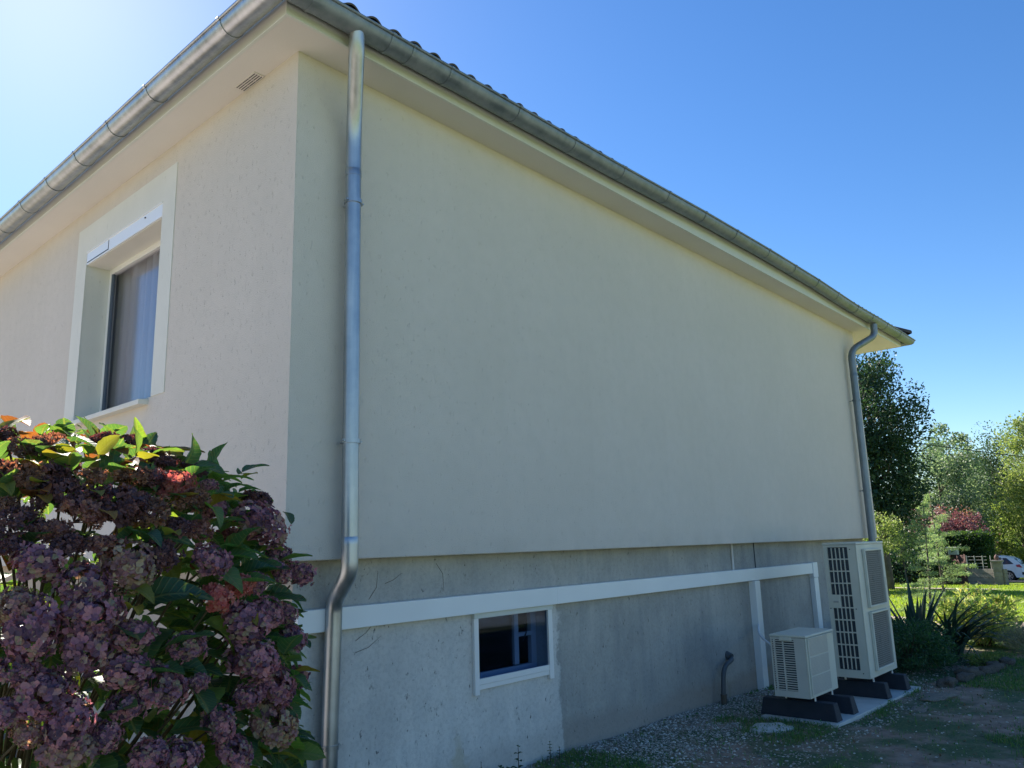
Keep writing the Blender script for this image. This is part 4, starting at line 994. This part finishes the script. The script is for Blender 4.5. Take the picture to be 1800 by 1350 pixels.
bush('ground_cover', 'low dark feathery ground cover beside the tall outdoor unit', 'shrub', 8.25, -.78, .75, .50, .58, 11000, .05, F_COVER, 90, 33, .25, spread=.18)
bush('ground_cover', 'dark leafy mound under the spiky agave', 'shrub', 9.2, -.42, .55, .45, .50, 5000, .055, F_COVER, 60, 34, .3)
lv = thing('lavender_bush', 'grey-green lavender mound in the sun at the right edge', 'lavender', (10.42, -1.72, gfine(10.42, -1.72)))
P = []; Dv = []
rg = np.random.default_rng(5)
for k in range(900):
    a = rg.random()*2*PI; e = R(20+65*rg.random()); d_ = np.array([math.cos(a)*math.cos(e), math.sin(a)*math.cos(e), math.sin(e)]); ln_ = .36+.1*rg.random()
    for j in range(7): P.append(d_*ln_*(.45+.55*j/6)*np.array([1.25, 1.05, .85])+rg.normal(size=3)*.008); Dv.append(d_*2)
V, F = leaf_cloud(np.array(P), .045, .2, .12, np.array(Dv), rg=rg); link('foliage', np_mesh('foliage', V, F, F_LAV), lv)
bush('weed', 'low green weeds between the edging stones and lavender', 'weed', 9.0, -1.45, .35, .18, .16, 700, .05, F_OLIVE, 20, 41, .3)

# edging stones
def rock(name, loc, size, seed, material, label=None, cat=None, group=None, rot=0):
    bm = bmesh.new(); bmesh.ops.create_icosphere(bm, subdivisions=3, radius=1)
    for v in bm.verts:
        c_ = v.co; k = 1/max(abs(c_.x), abs(c_.y), abs(c_.z))**.6
        n_ = noise.noise(c_*1.3+Vector((seed*7.1, 0, 0)))*.38+noise.noise(c_*3.5+Vector((seed, 3, 0)))*.16
        v.co = c_*k*(1+n_)*.85
    me = bpy.data.meshes.new(name); bm.to_mesh(me); bm.free(); me.materials.append(material)
    me.polygons.foreach_set('use_smooth', [True]*len(me.polygons))
    o = link(name, me, None, loc, (0, 0, rot), size); tag(o, label, cat, group); return o
est = [(7.35, -1.42), (7.72, -1.50), (8.06, -1.49), (8.42, -1.58), (8.78, -1.60), (9.15, -1.66), (9.50, -2.12), (9.2, -2.3), (8.95, -2.6)]
elab = ['edging stone nearest the tall unit, first of the row', 'second edging stone from the tall unit', 'third edging stone, in front of the dark ground cover', 'fourth edging stone, where the strap leaves begin', 'fifth edging stone, under the arching strap leaves', 'sixth edging stone, just before the lavender', 'edging stone beside the lavender, at the turn of the row', 'edging stone past the turn of the row, second from the lavender', 'last edging stone of the row, near the right edge']
for i, (x, y) in enumerate(est):
    rock('edging_stone', (x, y, gfine(x, y)+.02), (.17+.04*random.random(), .10, .075+.03*random.random()), i+1, STONE, elab[i], 'stone', 'edging stones of the bed', random.uniform(-.3, .3)+(-.9 if i > 5 else -.1))
SOILSTONE = M('soil_stone', (.18, .15, .115), .95, bump=.9, bscale=22, col2=(.30, .255, .20), cscale=9)
rock('flat_stone', (6.55, -1.50, gfine(6.55, -1.5)+.0), (.26, .11, .035), 21, SOILSTONE, 'flat stone in the soil in front of the slab', 'stone', None, -.3)
rock('flat_stone', (5.9, -1.52, gfine(5.9, -1.52)), (.17, .08, .025), 22, SOILSTONE, 'small flat stone half buried next to the slab front', 'stone', None, .2)
rock('flat_stone', (4.28, -.78, gfine(4.28, -.78)+.0), (.22, .18, .035), 23, SLAB, 'pale lump of spilt concrete left of the slab', 'stone', None, .1)

# ------------------------------------------------------------------ gravel and grass near the wall
def zone(x, y): return noise.noise((x*1.1, y*1.1, 7.3))+.5*noise.noise((x*3.3, y*3.3, 1.1))
def gzv(P): return np.array([gfine(a, b) for a, b in P])
gr = []; rg = np.random.default_rng(8)
while len(gr) < 26000:
    x = 1.0+8.5*rg.random()**1.1; y = .16-2.9*rg.random()**1.35
    if 4.7 < x < 7.0 and -1.2 < y < -.5: continue
    wgt = .95 if y > -.75 else (.30 if y > -1.5 else .05)
    if zone(x, y) > .12 and rg.random() < .75: continue
    if rg.random() < wgt: gr.append((x, y))
P2 = np.array(gr); n = len(P2); base = np.array([(0, 0, 1), (.9, .2, .1), (.1, 1, -.1), (-.9, .1, .1), (0, -.9, 0), (0, 0, -.6)], float)
tri = np.array([(0, 1, 2), (0, 2, 3), (0, 3, 4), (0, 4, 1), (5, 2, 1), (5, 3, 2), (5, 4, 3), (5, 1, 4)])
sz = .005+.011*rg.random(n)**2; ang_ = rg.random(n)*2*PI; jit = 1+rg.normal(size=(n, 6, 3))*.22
B = base[None]*jit*sz[:, None, None]*np.array([1.25, .85, .55]); ca, sa = np.cos(ang_), np.sin(ang_)
Bx = B[..., 0]*ca[:, None]-B[..., 1]*sa[:, None]; By = B[..., 0]*sa[:, None]+B[..., 1]*ca[:, None]
V = np.stack([Bx+P2[:, 0:1], By+P2[:, 1:2], B[..., 2]+gzv(P2)[:, None]+.002], -1).reshape(-1, 3); F = (np.arange(n)[:, None, None]*6+tri[None]).reshape(-1, 3)
GRAVEL = leafmat('limestone_chips', [(0, (.18, .155, .12)), (.5, (.38, .345, .285)), (.85, (.60, .56, .48)), (1, (.78, .75, .68))], 0., .85, (1, 1, 1))
tag(link('gravel', np_mesh('gravel', V, F, GRAVEL)), kind='stuff')
def blades(name, pts, zz, h, wd, material, lean=.5, seed=2):
    rg = np.random.default_rng(seed); n = len(pts); h = h*(.5+rg.random(n)); a = rg.random(n)*2*PI; d_ = np.stack([np.cos(a), np.sin(a)], 1)
    s_ = np.stack([-d_[:, 1], d_[:, 0]], 1)*wd; ln_ = (lean*rg.random(n))[:, None]*h[:, None]
    z = zz; v = []
    for (fr, wf, hf) in ((0, 1, 0), (.3, .9, .55), (1., .08, 1.)):
        c_ = pts+d_*ln_*fr; hz = z-.004+h*hf*(1-.12*fr)
        v.append(np.column_stack([c_+s_*wf, hz])); v.append(np.column_stack([c_-s_*wf, hz]))
    V = np.stack(v, 1).reshape(-1, 3); k = np.arange(n)[:, None]*6
    F = np.concatenate([k+np.array([[0, 1, 3, 2]]), k+np.array([[2, 3, 5, 4]])], 0)
    return tag(link(name, np_mesh(name, V, F, material)), kind='stuff')
pt = []; rg = np.random.default_rng(18)
while len(pt) < 42000:
    x = 1.8+9.4*rg.random(); y = .12-4.2*rg.random()
    if 4.70 < x < 7.04 and -1.22 < y < -.45: continue
    zn_ = zone(x, y); nearwall = y > -.8
    p_ = (0.03 if zn_ < .02 else .5 if zn_ < .14 else 1.) 
    if y < -1.9: p_ *= 1.
    if x > 7.3 and y < -1.7: p_ = max(p_, .55)
    if rg.random() < p_: pt.append((x, y))
pt = np.array(pt); blades('grass', pt, gzv(pt), .042, .0026, GRASSM, 1.0)
# broader weed leaves among the grass
idx = rg.choice(len(pt), 9000); Pw = np.column_stack([pt[idx]+rg.normal(size=(9000, 2))*.02, gzv(pt[idx])+.012+.02*rg.random(9000)])
V, F = leaf_cloud(Pw, .016+.016*rg.random(9000), .9, .55); tag(link('clover', np_mesh('clover', V, F, GRASSM)), kind='stuff')
pt = np.column_stack([15.2+26*rg.random(60000)**1.5, -9+22*rg.random(60000)]); pt = pt[(pt[:, 1]+3.953)/(pt[:, 0]+2.497) < .42]
pt = pt[np.abs(pt[:, 0]-(29.5+.15*pt[:, 1])) > .6]
blades('lawn_grass', pt, gzv(pt), .05, .010, LAWNM, 1.3, 4)
# dry leaves on the soil
rg = np.random.default_rng(3); Pd = np.column_stack([4+6*rg.random(500), -.9-1.9*rg.random(500), np.zeros(500)]); Pd[:, 2] = gzv(Pd[:, :2])+.006
V, F = leaf_cloud(Pd, .03, 2.5, .6, rg=rg); tag(link('fallen_leaves', np_mesh('fallen_leaves', V, F, M('dry_leaf', (.16, .10, .05), .9))), kind='stuff')

# weeds at the foot of the wall, bottom of the picture
def weed(x, y, h, label, seed, pairs=4, size=.05, lean=(0, 0)):
    t_ = thing('wall_weed', label, 'weed', (x, y, gfine(x, y)), 'weeds at the foot of the wall'); rg = random.Random(seed)
    mb = MB().tube([(0, 0, -.02), (lean[0]*.5, lean[1]*.5, h*.5), (lean[0], lean[1], h)], [.004, .003, .0015], 6); mb.build('stem', STEM, t_)
    for k in range(pairs*2):
        u = .25+.75*(k//2)/max(1, pairs-1)*.95; a = (k % 2)*PI+(k//2)*1.4+rg.uniform(-.3, .3); s_ = size*(1.15-.6*u)
        lf = MB(); rows = []; dd = Vector((math.cos(a), math.sin(a), .45)).normalized(); sd_ = Vector((-math.sin(a), math.cos(a), 0)); b0 = Vector((lean[0]*u, lean[1]*u, h*u))
        for j in range(6):
            v = j/5; ww = s_*.32*math.sin(PI*min(1, v*.92+.08))**.8+.0005; c_ = b0+dd*s_*v+Vector((0, 0, -s_*.35*v*v)); rows.append([c_+sd_*ww+Vector((0, 0, ww*.4)), c_, c_-sd_*ww+Vector((0, 0, ww*.4))])
        lf.strip(rows).build('leaf', F_COVER, t_, smooth=True, sharp=0)
weed(1.98, .06, .20, 'taller weed with paired leaves below the basement window', 1, 4, .055)
weed(1.76, .03, .10, 'bushy weed left of the taller one under the basement window', 2, 4, .085); weed(1.83, .0, .09, 'short broad-leaved weed in front of the bushy one', 3, 3, .08)
weed(2.36, .08, .15, 'feathery weed where the pale paint ends on the foundation', 4, 6, .035); weed(2.42, .04, .10, 'small weed touching the feathery one on its right', 5, 4, .035)
weed(1.62, .08, .16, 'thin dry weed standing left of the other wall weeds', 6, 4, .02)
# dead creeper tendrils on the concrete
cr_ = MB()
for (a, b_, c_) in (((.62, 1.05), (.70, 1.09), (.80, 1.18)), ((.62, .98), (.72, 1.0), (.82, 1.06)), ((.85, 1.38), (.92, 1.40), (.99, 1.44)), ((1.30, 1.49), (1.36, 1.42), (1.37, 1.30)), ((.72, 1.29), (.78, 1.36), (.79, 1.46))):
    cr_.tube([(q[0], F0-.003, q[1]) for q in (a, b_, c_)], [.0014, .0012, .0007], 5)
tag(cr_.build('dead_creeper', STEM), 'dead creeper tendrils clinging to the concrete right of the downpipe', 'creeper'); 

# ------------------------------------------------------------------ hydrangea
HX, HY, HR, HT = -1.67, -1.07, .95, 1.98
hy = thing('hydrangea_bush', 'big hydrangea bush with mauve and browned flower heads beside the corner of the house', 'hydrangea', (HX, HY, 0))
def petal_head(seed, nf=104, crumple=.035, lump=.28):
    rg = random.Random(seed); mb = MB(); ga = PI*(3-math.sqrt(5)); ax_, ay_, az_ = rg.uniform(.9, 1.2), rg.uniform(.8, 1.1), rg.uniform(.62, .95)
    for i in range(nf):
        z = 1-(i+.5)/nf*1.55; 
        if z < -.6: continue
        r_ = math.sqrt(max(0, 1-z*z)); a = i*ga+rg.uniform(-.2, .2)
        n_ = Vector((r_*math.cos(a), r_*math.sin(a), z)); n_ = (n_+Vector((rg.gauss(0, .22), rg.gauss(0, .22), rg.gauss(0, .22)))).normalized()
        rad = (.78+rg.uniform(-.16, .24))*(1+lump*noise.noise(n_*1.7+Vector((seed*3.1, 0, 0)))); c_ = Vector((n_.x*rad*ax_, n_.y*rad*ay_, n_.z*rad*az_-.12*n_.y*ax_))
        u = n_.orthogonal().normalized(); v = n_.cross(u); ph_ = rg.random()*PI; sz_ = rg.uniform(.13, .29)
        for k in range(4):
            b = ph_+k*PI/2+rg.uniform(-.15, .15); d_ = u*math.cos(b)+v*math.sin(b); s_ = n_.cross(d_); cup = rg.uniform(-.25, .45)
            tw = rg.uniform(-.12, .12); base_ = len(mb.v)
            for (al, sl_) in ((0, 0), (.34, .40), (.78, .46), (1.08, .12), (1.04, -.14), (.80, -.46), (.34, -.38)):
                lift_ = cup*al*al*.9+(.10 if abs(sl_) > .3 else 0)+sl_*tw
                mb.v.append(tuple(c_+d_*sz_*al+s_*sz_*sl_+n_*(sz_*lift_+rg.gauss(0, crumple))+d_*rg.gauss(0, crumple*.5)))
            mb.v.append(tuple(c_+d_*sz_*.62+n_*sz_*(cup*.3-.07))); q = base_
            mb.f += [(q+i_, q+(i_+1) % 7, q+7) for i_ in range(7)]; mb.m += [0]*7
    for i in range(14):
        a = i*ga; z = -.2+i*.05; mb.tube([(0, 0, -.75), (.6*math.cos(a), .6*math.sin(a), z)], [.03, .012], 4, caps=False)
    return mb
heads_src = [petal_head(s_) for s_ in (1, 2, 3, 4, 5)]; dry_src = [petal_head(s_, 96, .075, .4) for s_ in (6, 7, 8, 9)]
hmesh = {}
for k, m_ in HEADM.items(): hmesh[k] = [hs_.mesh('flower_head', m_) for hs_ in (dry_src if k in 'dbr' else heads_src)]
HEADS = [(-1.832, -1.522, 1.926, 0.027, 'd'), (-1.808, -1.61, 1.891, 0.034, 'b'), (-1.572, -1.509, 1.936, 0.035, 'd'), (-1.452, -1.406, 1.961, 0.022, 'd'), (-1.454, -1.568, 1.9, 0.034, 'd'), (-1.324, -1.568, 1.864, 0.034, 'd'), (-1.453, -1.727, 1.795, 0.045, 'p'), (-1.311, -1.649, 1.806, 0.028, 'm'), (-1.048, -1.479, 1.774, 0.047, 'd'), (-1.114, -1.615, 1.687, 0.078, 'm'), (-0.919, -1.554, 1.522, 0.049, 'm'), (-1.627, -1.816, 1.731, 0.058, 'd'), (-1.769, -1.787, 1.758, 0.046, 'd'), (-1.726, -1.826, 1.715, 0.053, 'r'), (-1.872, -1.816, 1.694, 0.037, 'd'), (-1.832, -1.733, 1.802, 0.05, 'b'), (-1.577, -1.736, 1.813, 0.04, 'b'), (-1.746, -1.606, 1.9, 0.046, 'b'), (-1.783, -1.742, 1.804, 0.045, 'd'), (-1.65, -1.906, 1.574, 0.059, 'g'), (-1.842, -1.879, 1.594, 0.051, 'm'), (-1.401, -1.859, 1.579, 0.045, 'm'), (-1.563, -1.889, 1.599, 0.045, 'd'), (-1.308, -1.849, 1.51, 0.04, 'c'), (-1.398, -1.893, 1.485, 0.038, 'c'), (-1.746, -1.914, 1.538, 0.05, 'm'), (-1.734, -1.94, 1.467, 0.054, 'm'), (-1.856, -1.927, 1.446, 0.06, 'm'), (-1.881, -1.903, 1.502, 0.044, 'g'), (-1.75, -1.955, 1.397, 0.055, 'm'), (-1.643, -1.954, 1.414, 0.041, 'm'), (-1.302, -1.877, 1.414, 0.061, 'm'), (-1.202, -1.82, 1.427, 0.04, 'm'), (-1.06, -1.736, 1.337, 0.044, 'm'), (-1.291, -1.895, 1.309, 0.061, 'm'), (-1.664, -1.971, 1.341, 0.05, 'm'), (-1.58, -1.975, 1.292, 0.056, 'm'), (-1.833, -1.959, 1.315, 0.057, 'm'), (-1.188, -1.852, 1.232, 0.063, 'm'), (-1.201, -1.873, 1.131, 0.06, 'g'), (-1.782, -1.98, 1.238, 0.05, 'm'), (-1.901, -1.952, 1.279, 0.036, 'm'), (-1.784, -1.988, 1.188, 0.049, 'g'), (-1.703, -1.99, 1.202, 0.033, 'm'), (-1.418, -1.96, 1.175, 0.04, 'm'), (-1.362, -1.949, 1.099, 0.045, 'm'), (-1.604, -1.997, 1.135, 0.04, 'm'), (-1.525, -1.989, 1.124, 0.039, 'm'), (-1.084, -1.684, 1.543, 0.04, 'm'), (-1.246, -1.818, 1.51, 0.037, 'm'), (-1.501, -1.948, 1.373, 0.034, 'm'), (-1.425, -1.818, 1.672, 0.035, 'r'), (-1.486, -1.834, 1.672, 0.032, 'd'), (-1.899, -1.844, 1.635, 0.036, 'd'), (-1.775, -1.872, 1.632, 0.037, 'd'), (-1.57, -1.821, 1.717, 0.041, 'b'), (-1.701, -1.879, 1.63, 0.035, 'r'), (-1.805, -1.849, 1.666, 0.031, 'r'), (-1.414, -1.754, 1.754, 0.036, 'b'), (-1.006, -1.563, 1.595, 0.038, 'm'), (-1.092, -1.742, 1.416, 0.035, 'm'), (-1.308, -1.916, 1.218, 0.034, 'm'), (-1.477, -1.961, 1.282, 0.028, 'm'), (-1.881, -1.942, 1.367, 0.034, 'm'), (-1.861, -1.966, 1.234, 0.027, 'g'), (-1.658, -1.983, 1.26, 0.033, 'm'), (-1.886, -1.702, 1.816, 0.035, 'd'), (-1.692, -1.75, 1.807, 0.033, 'b'), (-1.895, -1.783, 1.728, 0.027, 'b'), (-1.521, -1.731, 1.808, 0.036, 'd'), (-1.431, -1.615, 1.871, 0.03, 'd')]
cx_c = Vector((HX, HY, .9))
allheads = [(Vector((a, b, c_)), r_*1.18, k) for a, b, c_, r_, k in HEADS]
rgh = random.Random(77)
def inside(p_): return (math.hypot(p_.x-HX, p_.y-HY)/HR)**3+(max(p_.z, 0)/HT)**5
tries = 0
while len(allheads) < 118 and tries < 5000:
    tries += 1
    a = rgh.uniform(0, 2*PI); z = rgh.uniform(.35, 1.9); f_ = max(.05, 1-(z/HT)**5)**(1/3)
    p_ = Vector((HX+HR*f_*math.cos(a)*rgh.uniform(.86, 1), HY+HR*f_*math.sin(a)*rgh.uniform(.86, 1), z))
    if tries % 3 == 0: q_ = rgh.random()**.5*.8; p_ = Vector((HX+HR*q_*math.cos(a), HY+HR*q_*math.sin(a), HT*(1-q_**3*.25)*rgh.uniform(.93, 1.)))
    r_ = rgh.uniform(.05, .068)
    if (p_-cx_c).dot(Vector((sv.x, sv.y, 0))) > .1 and rgh.random() < .6: continue
    if any((p_-q[0]).length < (r_+q[1])*.95 for q in allheads): continue
    allheads.append((p_, r_, rgh.choice('mmmgdrb' if p_.z < 1.5 else 'ddbbrm')))
HEADLAB = {'d': 'dried brown flower head', 'b': 'browned flower head', 'c': 'coral pink flower head', 'p': 'rose flower head'}
stems = MB()
for (p_, r_, k) in allheads:
    out = (p_-cx_c); out.z = max(out.z, .0)*.6+.55; dv_ = out.normalized(); dv_ = (dv_+Vector((rgh.gauss(0, .2), rgh.gauss(0, .2), rgh.gauss(0, .1)))).normalized()
    o = link('flower_head', rgh.choice(hmesh[k]), hy, p_-Vector((HX, HY, 0)), None, (r_*rgh.uniform(.9, 1.15), r_*rgh.uniform(.9, 1.1), r_*rgh.uniform(.8, 1.1)))
    o.rotation_euler = (dv_.to_track_quat('Z', 'Y').to_euler()); 
    if k in HEADLAB: o['label'] = HEADLAB[k]
    q0 = p_-dv_*r_*.8-Vector((HX, HY, 0)); g0 = Vector((q0.x*.2, q0.y*.2, .02)); mid_ = Vector((q0.x*.42, q0.y*.42, q0.z*.6))
    stems.tube([g0, mid_, (mid_+q0)/2+Vector((rgh.gauss(0, .03), rgh.gauss(0, .03), .02)), q0-dv_*.08, q0], [.007, .005, .004, .0035, .003], 6, caps=False)
stems.build('stems', STEM, hy, smooth=True, sharp=0)
# leaves: ovate, toothed, folded along the midrib, tip curling down
def leaf_src(seed, curl, fold):
    rg = random.Random(seed); mb = MB(); seg = 9; rows = []; uv = []
    for j in range(seg+1):
        v = j/seg; ww = .34*(math.sin(PI*v**.78)**.75)*(1-.12*v)+.004; ww *= 1+(.055 if j % 2 else -.03)
        zc = -curl*v*v+.05*math.sin(v*PI); wav = .03*math.sin(v*9+seed)
        rows.append([(-ww, v, zc+fold*ww+wav), (-ww*.5, v-.02, zc+fold*ww*.4), (0, v, zc), (ww*.5, v-.02, zc+fold*ww*.4), (ww, v, zc+fold*ww-wav)])
        uv.append([(.5-ww, v), (.5-ww*.5, v), (.5, v), (.5+ww*.5, v), (.5+ww, v)])
    mb.strip(rows); luv = []
    flat_ = [q for r_ in uv for q in r_]
    for f_ in mb.f:
        for i_ in f_: luv += flat_[i_]
    mb.uv = luv; return mb
lsrc = [leaf_src(s_, c_, f_) for s_, c_, f_ in ((1, .15, .25), (2, .30, .35), (3, .45, .15), (4, .25, .5), (5, .55, .4), (6, .05, .3))]
LM = {'g': LEAF_G, 'y': LEAF_Y, 'r': LEAF_R}
lmesh = {k: [q.mesh('leaf', m_, True) for q in lsrc] for k, m_ in LM.items()}
def place_leaf_matrix(p_, dirv_, up_, s_):
    y_ = dirv_.normalized(); x_ = y_.cross(up_).normalized(); z_ = x_.cross(y_)
    return Matrix(((x_.x*s_, y_.x*s_, z_.x*s_, p_.x), (x_.y*s_, y_.y*s_, z_.y*s_, p_.y), (x_.z*s_, y_.z*s_, z_.z*s_, p_.z), (0, 0, 0, 1)))
cand = []
camdir = (CAM-cx_c); camdir.z = 0; camdir.normalize()
# named leaves seen standing out of the bush
SPECIAL = [(-1.805, -1.411, 1.98, 0.297, -0.95, 0.092, 0.149, 'r'), (-1.598, -1.43, 1.954, -0.996, -0.023, -0.083, 0.079, 'r'), (-1.745, -1.675, 1.869, 0.225, -0.945, 0.237, 0.132, 'y'), (-1.647, -1.425, 1.954, 0.037, -0.999, -0.005, 0.095, 'r'), (-1.578, -1.597, 1.904, 0.147, -0.975, -0.167, 0.103, 'r'), (-1.663, -1.686, 1.866, 0.109, -0.985, 0.136, 0.102, 'r'), (-1.575, -1.694, 1.854, -0.019, -0.996, 0.089, 0.087, 'r'), (-1.736, -1.76, 1.81, 0.107, -0.965, -0.238, 0.086, 'y'), (-1.702, -1.81, 1.764, -0.05, -0.979, 0.197, 0.08, 'y'), (-1.237, -1.551, 1.831, 0.056, -0.962, 0.268, 0.121, 'g'), (-0.922, -1.608, 1.401, -0.999, -0.03, -0.021, 0.089, 'g'), (-1.137, -1.815, 1.303, 0.001, -0.741, 0.671, 0.16, 'g'), (-1.129, -1.821, 1.239, 0.234, -0.962, -0.143, 0.122, 'g'), (-1.307, -1.689, 1.775, 0.185, -0.974, -0.129, 0.115, 'g'), (-1.383, -1.771, 1.735, 0.293, -0.929, -0.224, 0.132, 'g'), (-1.158, -1.835, 1.283, 0.138, -0.961, 0.24, 0.123, 'g'), (-1.661, -1.962, 1.478, 0.085, -0.953, 0.289, 0.096, 'y'), (-1.652, -1.95, 1.517, 0.225, -0.961, 0.162, 0.113, 'y'), (-1.304, -1.888, 1.433, -0.012, -0.954, -0.299, 0.08, 'y'), (-1.487, -1.936, 1.492, -0.262, -0.935, 0.239, 0.07, 'y'), (-1.83, -1.775, 1.783, 0.087, -0.984, 0.158, 0.091, 'y'), (-1.888, -1.76, 1.782, 0.021, -0.903, -0.429, 0.074, 'y'), (-1.825, -1.806, 1.754, 0.11, -0.918, -0.382, 0.082, 'y'), (-1.544, -1.878, 1.653, 0.116, -0.977, 0.18, 0.102, 'y'), (-1.606, -1.885, 1.654, 0.207, -0.974, 0.095, 0.11, 'g'), (-1.137, -1.838, 1.163, 0.098, -0.914, -0.393, 0.096, 'g'), (-1.694, -1.853, 1.712, 0.112, -0.989, 0.101, 0.093, 'y'), (-1.344, -1.449, 1.935, 0.086, -0.961, -0.263, 0.105, 'g'), (-1.268, -1.452, 1.903, 0.113, -0.98, -0.165, 0.112, 'g'), (-0.997, -1.572, 1.733, -0.055, -0.798, -0.6, 0.1, 'g')]
for (x, y, z, dx, dy, dz, s_, k) in SPECIAL:
    cand.append((Vector((x, y, z)), Vector((dx, dy, dz)), Vector((rgh.uniform(-.3, .3), rgh.uniform(-.3, .3), 1)), s_*.68, k, 99))
for i in range(4600):
    a = rgh.uniform(0, 2*PI); z = HT*rgh.random()**.8; f_ = max(.02, 1-min(.999, z/HT)**5)**(1/3); rr = rgh.uniform(.80, .955) if rgh.random() < .6 else rgh.uniform(.35, .85)
    top_ = rgh.random() < .07
    if top_: z = HT*rgh.uniform(.88, .95); f_ = rgh.random()**.5*.75; rr = 1
    p_ = Vector((HX+HR*f_*rr*math.cos(a), HY+HR*f_*rr*math.sin(a), z))
    sun_side = (p_-cx_c).dot(Vector((sv.x, sv.y, 0)))
    if sun_side > .05 and (rgh.random() < .6 or p_.z > HT*(1-.55*sun_side)): continue
    if any((p_-q[0]).length < q[1]*.75 for q in allheads): continue
    o_ = (p_-cx_c); o_.z *= .4; o_ = o_.normalized(); d_ = (o_+Vector((rgh.gauss(0, .55), rgh.gauss(0, .55), rgh.gauss(-.15, .35)))).normalized()
    up_ = (Vector((0, 0, 1))+o_*.5+Vector((rgh.gauss(0, .3), rgh.gauss(0, .3), 0))).normalized(); s_ = rgh.uniform(.08, .15)*(.75 if z > 1.6 else 1)
    t_ = rgh.random(); sunny = (z > 1.55 and p_.x < -1.3)
    k = ('r' if t_ < .07 else 'y' if t_ < .22 else 'g') if sunny else ('y' if t_ < .03 else 'g')
    cand.append((p_, d_, up_, s_, k, (p_-cx_c).dot(camdir)+.2*z))
cand.sort(key=lambda c_: -c_[5])
offv = Vector((HX, HY, 0))
for (p_, d_, up_, s_, k, _) in cand[:298]:
    o = link('leaf', rgh.choice(lmesh[k]), hy); o.matrix_basis = place_leaf_matrix(p_-offv, d_, up_, s_)
jo = {}
for (p_, d_, up_, s_, k, _) in cand[298:]:
    mb = jo.setdefault(k, MB()); 
    if mb.uv is None: mb.uv = []
    src = rgh.choice(lsrc); mtx = place_leaf_matrix(p_-offv, d_, up_, s_); q = len(mb.v)
    mb.v += [tuple(mtx @ Vector(v)) for v in src.v]; mb.f += [tuple(i+q for i in f_) for f_ in src.f]; mb.m += src.m; mb.uv += src.uv
for k, mb in jo.items(): tag(mb.build('leaf_mass', LM[k], hy, smooth=True, sharp=0), kind='stuff')
